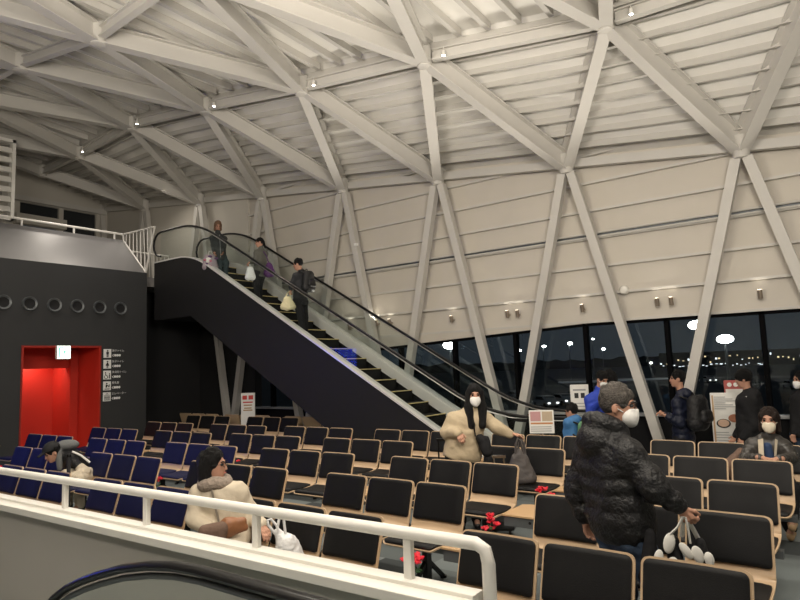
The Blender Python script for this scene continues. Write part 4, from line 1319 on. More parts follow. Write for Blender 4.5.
# ================================================================== PEOPLE
V3 = lambda *a: np.array(a, float)
def unit(v):
    v = np.array(v, float); return v/max(np.linalg.norm(v), 1e-9)
def hand_arrays(wr, d, n, thumb, s=1.0, curl=0.5, vox=0.0045):
    """wr wrist, d finger direction, n back of the hand, thumb: direction of the thumb side"""
    d = unit(d); t = unit(np.array(thumb) - d*np.dot(thumb, d)); n = unit(np.cross(d, t)) * (1 if np.dot(np.cross(d, t), n) > 0 else -1)
    pr = [('c', wr - d*0.03*s, wr + d*0.02*s, 0.027*s, 0.028*s, {}),
          ('c', wr + d*0.03*s + t*0.016*s, wr + d*0.078*s + t*0.024*s, 0.016*s, 0.014*s, {}),
          ('c', wr + d*0.03*s - t*0.014*s, wr + d*0.074*s - t*0.024*s, 0.016*s, 0.013*s, {}),
          ('c', wr + d*0.03*s, wr + d*0.078*s, 0.017*s, 0.014*s, {})]
    for i, L in enumerate((0.068, 0.078, 0.073, 0.056)):
        b = wr + d*(0.084 - 0.006*abs(i-1.3))*s + t*(0.031 - 0.0205*i)*s
        c = curl*(0.85 + 0.12*i)
        d1 = d*math.cos(c*0.8) - n*math.sin(c*0.8)
        d2 = d*math.cos(c*1.8) - n*math.sin(c*1.8)
        d3 = d*math.cos(c*2.5) - n*math.sin(c*2.5)
        p1 = b + d1*L*0.46*s; p2 = p1 + d2*L*0.32*s; p3 = p2 + d3*L*0.24*s
        r = (0.0092 if i < 3 else 0.0080)*s
        pr += [('c', b - d*0.012*s, p1, r*1.05, r, {}), ('c', p1, p2, r, r*0.92, {}), ('c', p2, p3, r*0.92, r*0.8, {})]
    tb = wr + d*0.022*s + t*0.022*s
    t1 = tb + unit(t*0.75 + d*0.75 - n*0.25)*0.046*s
    t2 = t1 + unit(d*0.9 + t*0.15 - n*(0.25 + 0.3*curl))*0.034*s
    pr += [('c', tb, t1, 0.014*s, 0.011*s, {}), ('c', t1, t2, 0.011*s, 0.0085*s, {})]
    return sdf_arrays(pr, vox, 0.006*s)

def person(label, X, Y, base, J, group=None, heading=None):
    """J: joints in the person's frame (x to the right and y away as seen from where the camera stands, z up from base) and the clothing"""
    h = math.atan2(Y, X) - PI/2 if heading is None else heading
    vox = J.get('vox', 0.014); S = J.get('s', 1.0)
    f = unit(list(J['f']) + [0]); up = V3(0, 0, 1)
    rt = V3(f[1], -f[0], 0)                      # the person's own right
    pel, che, nek, hed = [V3(*J[k]) for k in ('pel', 'che', 'nek', 'hed')]
    tor = unit(nek - pel)
    shw = J.get('shw', 0.175)*S
    sh = {'R': V3(*J['shR']) if 'shR' in J else che + rt*shw + tor*0.10*S, 'L': V3(*J['shL']) if 'shL' in J else che - rt*shw + tor*0.10*S}
    el = {s: V3(*J['el'+s]) for s in 'RL'}; wr = {s: V3(*J['wr'+s]) for s in 'RL'}
    hp = {'R': pel + rt*0.09*S - tor*0.03, 'L': pel - rt*0.09*S - tor*0.03}
    kn = {s: V3(*J['kn'+s]) for s in 'RL'}; an = {s: V3(*J['an'+s]) for s in 'RL'}
    hf = unit(J['hf']); hr = unit(np.cross(hf, up)); hu = unit(np.cross(hr, hf))
    H = 1.0*S*J.get('hs', 1.0)
    def hd(a, b, c): return hed + (hr*a + hf*b + hu*c)*H
    HR = np.stack([hr, hf, hu], 1)               # columns: head axes
    body = [('e', hed + hu*0.025*H - hf*0.008*H, (0.074*H, 0.094*H, 0.098*H), HR, {}),
            ('e', hd(0, 0.030, -0.045), (0.056*H, 0.066*H, 0.078*H), HR, {'k': 0.03}),
            ('e', hd(0, 0.062, -0.098), (0.028*H, 0.026*H, 0.022*H), HR, {'k': 0.02}),
            ('c', hd(0, 0.093, 0.012), hd(0, 0.109, -0.030), 0.008*H, 0.012*H, {'k': 0.014}),
            ('c', hd(-0.035, 0.083, 0.028), hd(0.035, 0.083, 0.028), 0.011*H, 0.011*H, {'k': 0.015}),
            ('e', hd(-0.034, 0.094, 0.010), (0.015*H, 0.010*H, 0.010*H), HR, {'sub': 1, 'k': 0.01}),
            ('e', hd(0.034, 0.094, 0.010), (0.015*H, 0.010*H, 0.010*H), HR, {'sub': 1, 'k': 0.01}),
            ('e', hd(-0.077, -0.008, -0.012), (0.011*H, 0.020*H, 0.033*H), HR, {'k': 0.008}),
            ('e', hd(0.077, -0.008, -0.012), (0.011*H, 0.020*H, 0.033*H), HR, {'k': 0.008}),
            ('c', hd(0, -0.015, -0.06), nek - tor*0.03, 0.052*H, 0.056*H, {'k': 0.03}),
            ('c', nek - tor*0.03, che, 0.06*S, 0.10*S, {}), ('c', che, pel, 0.10*S, 0.10*S, {})]
    for s in 'RL':
        body += [('c', nek - tor*0.06, sh[s], 0.05*S, 0.05*S, {}), ('c', sh[s], el[s], 0.045*S, 0.036*S, {}), ('c', el[s], wr[s], 0.036*S, 0.025*S, {}),
                 ('c', pel, hp[s], 0.10*S, 0.085*S, {}), ('c', hp[s], kn[s], 0.078*S, 0.05*S, {}), ('c', kn[s], an[s], 0.05*S, 0.035*S, {}),
                 ('c', an[s], an[s] + V3(*J.get('toe', f*0.13))*1.0 - up*(0.03), 0.036*S, 0.028*S, {})]
    extra = []
    for s in 'RL':
        hn = J.get('hand'+s, {})
        d = hn.get('d', wr[s] - el[s])
        side = rt if s == 'R' else -rt
        extra.append(hand_arrays(wr[s], d, hn.get('n', side), hn.get('t', f), 0.98*S*J.get('hands', 1.0), hn.get('curl', 0.55), J.get('hvox', 0.0055)))
    o = sdf_obj('person', body, vox*0.75, M_SKIN, None, 0.03, extra)
    o.location = (X, Y, base); o.rotation_euler = (0, 0, h)
    tag(o, label, 'person', group)
    # --- clothes
    jk = J.get('jacket')
    if jk:
        rc, rh = jk.get('rc', 0.115)*S, jk.get('rh', 0.125)*S
        wc, wh = jk.get('wc', 0.075)*S, jk.get('wh', 0.06)*S
        hem = jk.get('hem', 0.08)
        n, amp = jk.get('n', 0), jk.get('amp', 0.0)
        q = {'n': n, 'amp': amp} if n else {}
        low = V3(*jk['low']) if 'low' in jk else pel - tor*hem
        pr = []
        for sg in (1, -1):
            pr.append(('c', che + tor*0.06*S + rt*wc*sg, low + rt*wh*sg, rc, rh, dict(q, k=0.06)))
        pr.append(('c', che + tor*0.08*S + f*0.02, low + f*0.02, rc*0.95, rh, dict(q, k=0.06)))
        if jk.get('flat', True):
            pr.append(('p', low - tor*rh*jk.get('cut', 0.55), -tor, 0, {'cut': 1}))
        for s in 'RL':
            ra, rb, rw = jk.get('ra', 0.068)*S, jk.get('rb', 0.056)*S, jk.get('rw', 0.046)*S
            qa = {'n': jk.get('an', 0), 'amp': amp*0.8} if n else {}
            cuff = wr[s] - unit(wr[s]-el[s])*0.012
            pr += [('c', nek - tor*0.045*S, sh[s], 0.062*S, ra*1.02, {'k': 0.05}), ('c', sh[s], el[s], ra, rb, dict(qa, k=0.035)), ('c', el[s], cuff, rb, rw, dict(qa, k=0.03))]
        if jk.get('collar', True):
            pr += [('c', nek - tor*0.03*S, nek + tor*0.022*S, 0.076*S, 0.070*S, {'k': 0.02})]
        if jk.get('high'):
            for k_ in range(10):
                a0, a1 = 2*PI*k_/10, 2*PI*(k_+1)/10
                pr.append(('c', nek + rt*0.085*math.cos(a0)*S + f*0.085*math.sin(a0)*S + up*(0.068 - 0.035*math.sin(a0)), nek + rt*0.085*math.cos(a1)*S + f*0.085*math.sin(a1)*S + up*(0.068 - 0.035*math.sin(a1)), 0.048*S, 0.048*S, {'k': 0.03}))
        if jk.get('hood'):
            hb = nek - f*0.085*S - up*0.015
            pr += [('e', hb, (0.10*S, 0.085*S, 0.075*S) if jk['hood'] == 1 else (0.13*S, 0.10*S, 0.10*S), np.stack([rt, f, up], 1), {'k': 0.03}), ('c', nek + rt*0.085*S - up*0.005, nek - f*0.07*S + up*0.02, 0.04*S, 0.05*S, {'k': 0.03}), ('c', nek - rt*0.085*S - up*0.005, nek - f*0.07*S + up*0.02, 0.04*S, 0.05*S, {'k': 0.03})]
        sdf_obj(jk.get('name', 'jacket'), pr, vox, jk['m'], o, 0.035, wrk=(jk.get('wk', 0.018)*S, jk.get('wf', 17)))
        if jk.get('zip'):
            zz = MB()
            a, b = che + f*(rc*0.95+0.02) + tor*0.16, low + f*(rh+0.02)
            zz.bar(a + f*0.01, (a+b)/2 + f*0.018, 0.014, 0.012, tuple(f)).bar((a+b)/2 + f*0.018, b + f*0.008, 0.014, 0.012, tuple(f))
            zz.build('zip', jk['zip'], o)
    if J.get('trousers'):
        tr = J['trousers']; R0, R1, R2 = tr.get('r', (0.105, 0.082, 0.062))
        pr = [('c', hp['R'], hp['L'], 0.115*S, 0.115*S, {})]
        for s in 'RL':
            pr += [('c', hp[s], kn[s], R0*S, R1*S, {}), ('c', kn[s], an[s] + V3(0, 0, 0.015), R1*S, R2*S, {})]
        sdf_obj('trousers', pr, vox, tr['m'], o, 0.03, wrk=(0.014*S, 20))
    for s in 'RL':
        tv = V3(*J['toe'+s]) if 'toe'+s in J else f
        tv = unit([tv[0], tv[1], 0]); a = V3(an[s][0], an[s][1], an[s][2] - 0.085*S)
        pr = [('c', a + up*0.045*S - tv*0.03, a + up*0.04*S + tv*0.15*S, 0.042*S, 0.036*S, {}), ('c', a + up*0.05*S, a + up*0.10*S, 0.045*S, 0.042*S, {}), ('p', a + up*0.004, -up, 0, {'cut': 1})]
        sdf_obj('shoe', pr, min(vox, 0.011), J.get('shoe', M_SHOE), o, 0.02)
    # --- hair
    hr_ = J.get('hair', ('short', M_HAIR))
    K = 0.02
    cap = [('e', hed + (hu*0.036 - hf*0.016)*H, (0.088*H, 0.106*H, 0.104*H), HR, {})]
    face = [('e', hd(0, 0.115, -0.055), (0.078*H, 0.085*H, 0.105*H), HR, {'sub': 1, 'k': 0.015}), ('e', hd(0, 0.05, -0.16), (0.12*H, 0.13*H, 0.10*H), HR, {'sub': 1, 'k': 0.02})]
    ears = [('e', hd(sg*0.085, 0.005, -0.02), (0.03*H, 0.03*H, 0.042*H), HR, {'sub': 1, 'k': 0.01}) for sg in (1, -1)]
    if hr_[0] == 'short':
        pr = cap + face + ears
    elif hr_[0] == 'mop':
        pr = [('e', hed + (hu*0.045 - hf*0.010)*H, (0.098*H, 0.115*H, 0.108*H), HR, {})] + [('c', hd(0.05*a, 0.075, 0.075), hd(0.05*a, 0.098, 0.035), 0.022*H, 0.012*H, {}) for a in (-1, 0, 1)] + [('e', hd(0, 0.125, -0.065), (0.078*H, 0.085*H, 0.10*H), HR, {'sub': 1, 'k': 0.012}), face[1]]
    elif hr_[0] == 'bob':
        pr = cap + [('e', hd(0.012, 0.125, -0.030), (0.074*H, 0.085*H, 0.112*H), HR, {'sub': 1, 'k': 0.012})] + [('c', hd(sg*0.078, -0.02, 0.03), hd(sg*0.082, -0.006, -0.105), 0.026*H, 0.026*H, {}) for sg in (1, -1)] + [('c', hd(0, -0.08, 0.03), hd(0, -0.08, -0.11), 0.055*H, 0.045*H, {}), ('c', hd(0.055, -0.06, 0.0), hd(0.055, -0.06, -0.12), 0.045*H, 0.04*H, {}), ('c', hd(-0.055, -0.06, 0.0), hd(-0.055, -0.06, -0.12), 0.045*H, 0.04*H, {})]
    elif hr_[0] == 'long':
        pr = cap + [face[0]] + [('c', hd(sg*0.078, 0.0, 0.03), hd(sg*0.082, 0.045, -0.13), 0.034*H, 0.040*H, {}) for sg in (1, -1)] + [('c', hd(sg*0.082, 0.045, -0.13), hd(sg*0.062, 0.135, -0.33), 0.054*H, 0.046*H, {}) for sg in (1, -1)] + [('c', hd(0, -0.08, 0.03), hd(0, -0.085, -0.25), 0.06*H, 0.06*H, {})]
    elif hr_[0] == 'tail':
        pr = cap + face + ears + [('c', hd(0, -0.10, 0.02), hd(0.01, -0.135, -0.14), 0.036*H, 0.024*H, {})]
    rs = np.random.RandomState(int(abs(X*100+Y*10)))
    if hr_[0] in ('short', 'mop', 'bob'):
        tuft = []
        for _ in range(46):
            th = rs.uniform(0, 2*PI); ph = rs.uniform(0.15, 1.25)
            a_, b_, c_ = 0.086*math.sin(ph)*math.cos(th), -0.016 + 0.104*math.sin(ph)*math.sin(th), 0.036 + 0.102*math.cos(ph)
            if b_ > 0.055 and c_ < 0.085: continue
            e_ = rs.uniform(0.9, 1.08)
            tuft.append(('c', hd(a_, b_, c_), hd(a_*1.12 + rs.uniform(-.012, .012), (b_+0.016)*1.12 - 0.016 + rs.uniform(-.015, .015), c_ - 0.032), 0.016*H*e_, 0.008*H, {'k': 0.012}))
        pr = pr[:1] + tuft + pr[1:]
    sdf_obj('hair', pr, min(vox, 0.009), hr_[1], o, K, wrk=(0.008*H, 60) if hr_[0] in ('long', 'bob') else None)
    if J.get('cap'):
        pr = [('e', hed + (hu*0.055 - hf*0.008)*H, (0.098*H, 0.116*H, 0.10*H), HR, {}), ('p', hd(0, 0, 0.045), -hu, 0, {'cut': 1}), ('c', hd(0.035, 0.10, 0.055), hd(0.03, 0.175, 0.043), 0.014*H, 0.010*H, {'k': 0.02}), ('c', hd(-0.035, 0.10, 0.055), hd(-0.03, 0.175, 0.043), 0.014*H, 0.010*H, {'k': 0.02}), ('c', hd(0, 0.10, 0.057), hd(0, 0.18, 0.045), 0.014*H, 0.010*H, {'k': 0.02})]
        sdf_obj('cap', pr, 0.009, J['cap'], o, 0.02)
    # --- face
    for sg in (1, -1):
        MB().ell(hd(sg*0.033, 0.083, 0.010), (0.0125*H,)*3, 10, 8).build('eye', M_EYE, o)
        bm_ = MB().tube([hd(sg*0.018, 0.098, 0.030), hd(sg*0.036, 0.097, 0.036), hd(sg*0.054, 0.084, 0.030)], 0.0045*H, 6)
        bm_.build('eyebrow', hr_[1], o)
    if J.get('mask'):
        pr = [('e', hd(0, 0.060, -0.058), (0.064*H, 0.058*H, 0.066*H), HR, {}), ('c', hd(0, 0.104, -0.018), hd(0, 0.088, -0.098), 0.015*H, 0.020*H, {'k': 0.035}),
              ('p', hd(0, 0.030, 0), -hf, 0, {'cut': 1}), ('p', hd(0, 0.10, -0.010), unit(hu*1.0 + hf*0.1), 0, {'cut': 1})]
        mk = sdf_obj('mask', pr, 0.007, J['mask'], o, 0.012)
        for sg in (1, -1):
            MB().tube([hd(sg*0.062, 0.04, -0.03), hd(sg*0.078, 0.012, -0.012), hd(sg*0.082, -0.012, 0.012)], 0.0028*H, 6).build('mask_loop', J['mask'], mk)
    else:
        MB().ell(hd(0, 0.099, -0.060), (0.022*H, 0.008*H, 0.008*H), 12, 8, Matrix(HR.tolist())).build('lips', M_LIP, o)
    if J.get('glasses'):
        gl = MB()
        for sg in (1, -1):
            cpt = [hd(sg*0.034 + 0.026*math.cos(a), 0.108 - 0.004*abs(math.cos(a)), 0.008 + 0.018*math.sin(a)) for a in [2*PI*k/14 for k in range(14)]]
            gl.tube(cpt, 0.0022*H, 6, closed=True)
            gl.tube([hd(sg*0.060, 0.102, 0.012), hd(sg*0.079, 0.06, 0.014), hd(sg*0.082, -0.012, 0.010)], 0.0022*H, 6)
        gl.tube([hd(-0.008, 0.108, 0.012), hd(0.008, 0.108, 0.012)], 0.0022*H, 6)
        gl.build('glasses', M_BLACKMET, o)
    o['_f'] = 0
    del o['_f']
    return o, dict(f=f, rt=rt, che=che, nek=nek, pel=pel, hed=hed, hd=hd, sh=sh, el=el, wr=wr, tor=tor, HR=HR)

def framed(X, Y, base=0.0, heading=None):
    """helper: a picture point at depth offset w from a person's root, in that person's own frame"""
    h = math.atan2(Y, X) - PI/2 if heading is None else heading
    rx = Vector((math.cos(h), math.sin(h), 0)); fy = Vector((-math.sin(h), math.cos(h), 0)); root = Vector((X, Y, 0))
    def q(px, py, w=0.0):
        d = ray(px, py)
        t = (root.dot(fy) + w)/d.dot(fy)
        p = Vector((d.x*t, d.y*t, EYE + d.z*t)) - root
        return (p.dot(rx), w, p.z - base)
    return q
def legs(sep=0.09, fwd=(0, 0.05), f=(0, -1), hk=0.48, ctr=(0, 0)):
    f = unit(list(f) + [0]); r = V3(f[1], -f[0], 0); c = V3(ctr[0], ctr[1], 0)
    return dict(knR=tuple(c + r*sep + f*(0.04 + fwd[0]*0.5) + V3(0, 0, hk)), anR=tuple(c + r*sep + f*fwd[0] + V3(0, 0, 0.085)), knL=tuple(c - r*sep + f*(0.04 + fwd[1]*0.5) + V3(0, 0, hk)), anL=tuple(c - r*sep + f*fwd[1] + V3(0, 0, 0.085)))

# 1. man in the black puffer, foreground
X, Y = 3.90, 1.262
q = framed(X, Y)
fm = (0.80, 0.60)
J = dict(f=fm, hf=(0.98, -0.16, -0.06), pel=q(622, 528), che=q(611, 467), nek=q(606, 436, 0.0), hed=q(618, 406), shw=0.185, hs=0.98,
         elR=q(655, 488, -0.22), wrR=q(680, 507, -0.20), elL=q(577, 490, 0.16), wrL=q(585, 520, 0.13),
         handR=dict(d=(0.5, -0.05, -0.85), n=(0.6, -0.7, 0.3), t=(0.3, -0.2, 0.5), curl=0.95), handL=dict(curl=0.6, d=(0.25, 0.1, -0.95)),
         jacket=dict(m=M_NYLON, rc=0.145, rh=0.165, wc=0.08, wh=0.07, low=q(621, 521), cut=0.7, n=4, amp=0.012, ra=0.094, rb=0.084, rw=0.054, an=2, hood=2, high=1, wk=0.022, wf=22),
         trousers=dict(m=M_DENIM, r=(0.108, 0.088, 0.072)), hair=('short', M_HAIRGREY), mask=M_MASK, glasses=1, vox=0.010, hvox=0.004)
J.update(legs(0.10, (0.16, -0.14), fm, ctr=(0.05, 0.0)))
pm, pd = person('man in a black puffer jacket, jeans, glasses and white mask walking in front', X, Y, 0, J)

# 2. woman in the cream coat seated in the first row
X, Y = 3.30, 4.30
q = framed(X, Y)
f2 = (-0.25, -0.97)
J = dict(f=f2, hf=(0.95, -0.30, 0.0), pel=q(227, 527), che=q(222, 505, -0.02), nek=q(215, 483, -0.02), hed=q(213, 465.5, -0.02), shw=0.165,
         elR=q(195, 519, -0.04), wrR=q(212, 533, -0.26), elL=q(252, 516, -0.05), wrL=q(262, 525, -0.22),
         handL=dict(d=(0.3, -0.75, -0.5), n=(0.3, 0.2, 0.9), t=(-0.8, -0.3, 0), curl=0.35),
         knR=(-0.24, -0.46, 0.49), anR=(-0.26, -0.50, 0.085), knL=(0.02, -0.50, 0.49), anL=(0.03, -0.56, 0.085),
         jacket=dict(m=M_CREAM, name='coat', rc=0.125, rh=0.145, wc=0.07, wh=0.07, hem=0.02, ra=0.074, rb=0.066, rw=0.052, wk=0.028, zip=mat('zip_grey', (0.25, 0.22, 0.18), 0.5)),
         trousers=dict(m=M_CREAM, r=(0.115, 0.09, 0.07)), hair=('bob', M_HAIR), glasses=1, vox=0.011, hvox=0.0045)
pw, pd = person('seated woman in a cream coat and furry scarf looking to the right', X, Y, 0, J)
nk = pd['nek']
pr = []
for k in range(12):
    a, b = 2*PI*k/12, 2*PI*(k+1)/12
    pa = nk + V3(0.088*math.cos(a), 0.080*math.sin(a) - 0.015, 0.004 + 0.012*math.sin(3*a)); pb = nk + V3(0.088*math.cos(b), 0.080*math.sin(b) - 0.015, 0.004 + 0.012*math.sin(3*b))
    pr.append(('c', pa, pb, 0.052, 0.052, {'n': 2, 'amp': 0.008}))
sdf_obj('scarf', pr, 0.010, M_SCARF, pw, 0.02)

def bag(name, label, cat, X, Y, Z, rz, prims, m, vox=0.012, k=0.03, group=None):
    o = sdf_obj(name, prims, vox, m, None, k, wrk=(0.016, 24))
    o.location = (X, Y, Z); o.rotation_euler = (0, 0, rz)
    return tag(o, label, cat, group)
def world(X, Y, q3, base=0):
    h = math.atan2(Y, X) - PI/2
    return Vector((X + q3[0]*math.cos(h) - q3[1]*math.sin(h), Y + q3[0]*math.sin(h) + q3[1]*math.cos(h), base + q3[2]))
# brown bag on her lap
c = world(X, Y, q(231, 526, -0.33))
hb = math.atan2(Y, X) - PI/2
lb = bag('handbag', 'folded brown leather bag on the lap of the woman in cream', 'bag', c.x, c.y, c.z, hb, [('c', (-0.17, 0, -0.05), (-0.02, -0.01, 0.01), 0.045, 0.055, {}), ('c', (-0.02, -0.01, 0.01), (0.09, 0.0, 0.03), 0.055, 0.030, {}), ('c', (-0.05, 0.0, -0.04), (0.10, 0.0, -0.02), 0.05, 0.03, {})], M_BROWNBAG, 0.010)
sdf_obj('flap', [('c', (-0.19, -0.02, -0.015), (-0.06, -0.04, 0.0), 0.05, 0.05, {}), ('c', (-0.19, -0.02, -0.06), (-0.08, -0.04, -0.05), 0.045, 0.05, {})], 0.010, M_DARKBROWN, lb)
# patterned cloth and white plastic bag on the next seat
def seat_world(row, j, i): return Vector((ROWX[row] + DX[j], SY[j] - (0.06 if row == 0 else 0) + 0.27 + 0.57*i, 0.44))
s1 = seat_world(0, 1, 1)
bag('folded_garment', 'folded pink brown patterned cloth on the seat beside the woman in cream', 'garment', s1.x - 0.36, s1.y + 0.22, 0.47, hb, [('c', (-0.16, 0, 0.0), (0.16, -0.03, 0.005), 0.05, 0.045, {'n': 3, 'amp': 0.012}), ('c', (-0.14, -0.08, -0.005), (0.14, -0.09, -0.01), 0.045, 0.04, {'n': 2, 'amp': 0.01}), ('c', (-0.15, 0.07, 0.0), (0.15, 0.05, -0.005), 0.04, 0.04, {})], M_SKIRT, 0.010)
X1, Y1 = s1.x - 0.30, s1.y - 0.10
pb = bag('plastic_bag', 'white plastic carrier bag with handles up on a front row seat', 'bag', X1, Y1, 0.44, hb, [('c', (0.05, 0, 0.06), (0.02, 0, 0.16), 0.085, 0.07, {}), ('c', (0.02, 0, 0.16), (-0.04, 0, 0.25), 0.07, 0.03, {}), ('c', (0.09, 0.02, 0.05), (0.07, 0.02, 0.14), 0.07, 0.055, {}), ('c', (-0.03, 0.0, 0.05), (0.0, 0.0, 0.15), 0.06, 0.05, {}), ('p', (0, 0, 0.004), (0, 0, -1), 0, {'cut': 1})], M_PLASTICBAG, 0.009)
MB().tube([(-0.06, 0, 0.24), (-0.11, 0.0, 0.31), (-0.115, 0, 0.345), (-0.09, 0, 0.35), (-0.05, 0.01, 0.30), (-0.02, 0.01, 0.23)], 0.010, 8).build('handle', M_PLASTICBAG, pb)
MB().tube([(-0.05, -0.02, 0.25), (-0.03, -0.02, 0.36), (-0.015, -0.02, 0.385), (0.0, -0.02, 0.36), (0.015, -0.02, 0.22)], 0.010, 8).build('handle', M_PLASTICBAG, pb)

# 3. bending person at the left
X, Y = 4.20, 9.30
q = framed(X, Y)
f3 = (-0.80, -0.60)
J = dict(f=f3, hf=(-0.86, -0.25, -0.45), pel=q(88, 472), che=q(71, 459, -0.12), nek=q(60, 453, -0.20), hed=q(52.5, 452.5, -0.26), shw=0.16, s=1.0,
         shL=q(70, 458, -0.30), shR=q(69, 456, 0.05), elL=q(85, 472, -0.36), wrL=q(72, 477, -0.50), elR=q(68, 472, 0.02), wrR=q(58, 478, -0.30),
         knR=q(66, 476, -0.34), anR=q(68, 503, -0.30), knL=q(78, 480, -0.50), anL=q(80, 506, -0.46),
         jacket=dict(m=M_NYLON, rc=0.12, rh=0.125, wc=0.06, wh=0.06, low=q(86, 470), flat=False, ra=0.062, rb=0.05, rw=0.042),
         trousers=dict(m=M_CREAM, r=(0.11, 0.085, 0.065)), hair=('short', M_HAIR), cap=mat('cap_black', (0.010, 0.010, 0.011), 0.8), vox=0.013)
pb3, pd = person('person in a black cap bending forward between the blue-lit seats at the left', X, Y, 0, J)
sdf_obj('cream_sleeve', [('c', pd['sh']['L']*0.3 + pd['el']['L']*0.7, pd['el']['L'], 0.066, 0.068, {}), ('c', pd['el']['L'], pd['wr']['L'], 0.068, 0.055, {}), ('c', pd['el']['L'] + V3(0.05, 0.1, -0.02), pd['pel'] + V3(0.02, -0.05, -0.03), 0.07, 0.11, {})], 0.013, M_CREAM, pb3)
MB().tube([q(72, 451.5, -0.33), q(81, 455.5, -0.33), q(90, 462.5, -0.36)], 0.014, 8).build('white_stripe', M_PAPER, pb3)
hh = sdf_obj('hood', [('e', tuple(pd['nek'] + V3(0.09, 0.02, 0.10)), (0.15, 0.12, 0.075), None, {}), ('c', tuple(pd['nek'] + V3(-0.02, -0.06, 0.02)), tuple(pd['nek'] + V3(0.0, -0.10, -0.20)), 0.05, 0.035, {})], 0.012, M_GREYHOOD, pb3)
pc = world(X, Y, q(68.5, 480, -0.86))
up_ = empty('upright_pole', (pc.x, pc.y, 0))
tag(up_, 'dark upright post standing in front of the bending person', 'post')
MB().tube([(0, 0, 0), (0, 0, 0.86)], 0.024, 10).build('post', mat('post_grey', (0.05, 0.05, 0.055), 0.4, 0.4), up_)
MB().lathe([(0.028, 0.86), (0.03, 0.88), (0.022, 0.90)], (0, 0, 0), 12).build('top_cap', M_BLACKMET, up_)
MB().lathe([(0.07, 0), (0.07, 0.012), (0.03, 0.03)], (0, 0, 0), 20).build('base', M_BLACKMET, up_)

# 4. woman in the beige parka
X, Y = 6.36, 3.83
q = framed(X, Y)
f4 = (0.05, -1.0)
J = dict(f=f4, hf=(0.10, -0.98, -0.10), pel=q(463, 452), che=q(467, 427, 0.0), nek=q(471, 411, 0.0), hed=q(474.5, 395, -0.02), shw=0.185, s=1.0,
         elR=q(447, 432, -0.03), wrR=q(458, 433, -0.20), elL=q(496, 427, -0.03), wrL=q(511, 434, -0.06),
         handL=dict(d=(0.85, -0.1, -0.1), n=(0, -0.2, 1), t=(0, -1, 0.2), curl=0.4), handR=dict(d=(0.35, -0.5, -0.7), n=(-0.2, -0.8, 0.3), t=(0.6, 0.2, 0.3), curl=0.7),
         jacket=dict(m=M_BEIGE, name='parka', rc=0.125, rh=0.142, wc=0.08, wh=0.09, hem=0.02, ra=0.078, rb=0.076, rw=0.058, hood=1, cut=0.5, wk=0.034, wf=15),
         trousers=dict(m=M_DARKCLOTH), hair=('long', M_HAIR), mask=M_MASK, vox=0.012, hvox=0.005)
J.update(legs(0.09, (0.02, -0.04), f4))
pp, pd = person('standing woman with long black hair, white mask and beige parka', X, Y, 0, J)
a = pd['nek'] + V3(0.02, -0.14, -0.12)
MB().tube([tuple(pd['nek'] + V3(-0.03, -0.13, 0.0)), tuple(a), tuple(pd['che'] + V3(0.09, -0.20, -0.08)), tuple(pd['pel'] + V3(0.20, -0.20, 0.14))], 0.016, 8, flat=0.5).build('bag_strap', M_BLACKMET, pp)
c = world(X, Y, tuple(pd['pel'] + V3(0.24, -0.14, 0.10)))
bag('crossbody_bag', 'small black crossbody bag at the hip of the beige parka woman', 'bag', c.x, c.y, c.z, math.atan2(Y, X) - PI/2, [('c', (-0.04, 0, 0.07), (0.03, 0, -0.08), 0.05, 0.06, {}), ('c', (0.03, 0, 0.06), (0.05, 0, -0.08), 0.04, 0.05, {})], M_DARKCLOTH)
def suitcase(px, py, X, htop, label, m, hm, w=0.36, rzo=0.0):
    d = ray(px, py); y = d.y/d.x*X
    e = empty('suitcase', (X, y, 0), math.atan2(y, X) - PI/2 + rzo)
    tag(e, label, 'suitcase')
    MB().box((-w/2, -0.12, 0.06), (w/2, 0.12, 0.60)).build('shell', m, e, 0.04)
    for x in (-w/2+0.06, w/2-0.06):
        for yy_ in (-0.07, 0.07): MB().lathe([(0.03, -0.015), (0.03, 0.015)], (x, yy_, 0.03), 12, 'x').build('wheel', M_SHOE, e)
    for x in (-0.055, 0.055): MB().tube([(x, 0.05, 0.58), (x, 0.05, htop)], 0.010, 8).build('handle_tube', hm, e)
    MB().bar((-0.075, 0.05, htop), (0.075, 0.05, htop), 0.035, 0.03).build('handle_grip', hm, e)
    return e
suitcase(443, 448, 6.40, 0.98, 'black suitcase with raised handle left of the beige parka woman', M_BLACKMET, M_BLACKMET, 0.28)
suitcase(499, 459, 6.30, 0.84, 'suitcase with a silver raised handle right of the beige parka woman', mat('suitcase_grey', (0.06, 0.06, 0.065), 0.4), M_CHROME, 0.28, 0.0)

# grey brown tote on the table between the benches of the fourth row
tx = Vector((ROWX[3] - 0.36, 3.42, 0.447))
tt = bag('tote_bag', 'slouching dark grey tote bag standing on a bench seat left of the man in black', 'bag', tx.x, tx.y, tx.z, -0.93, [('c', (-0.10, 0, 0.06), (-0.06, 0, 0.30), 0.085, 0.05, {}), ('c', (0.10, 0, 0.06), (0.05, 0, 0.30), 0.085, 0.04, {}), ('c', (0.0, 0, 0.06), (0.0, 0.0, 0.36), 0.10, 0.04, {}), ('p', (0, 0, 0.003), (0, 0, -1), 0, {'cut': 1})], M_TOTE, 0.011, 0.05)
MB().tube([(-0.06, -0.02, 0.33), (-0.05, -0.02, 0.46), (-0.02, -0.02, 0.53), (0.01, -0.02, 0.50), (0.04, -0.02, 0.34)], 0.014, 8).build('handle', M_TOTE, tt)
MB().tube([(-0.03, 0.03, 0.33), (0.0, 0.03, 0.47), (0.03, 0.03, 0.51), (0.06, 0.03, 0.45), (0.07, 0.03, 0.30)], 0.014, 8).build('handle', M_TOTE, tt)

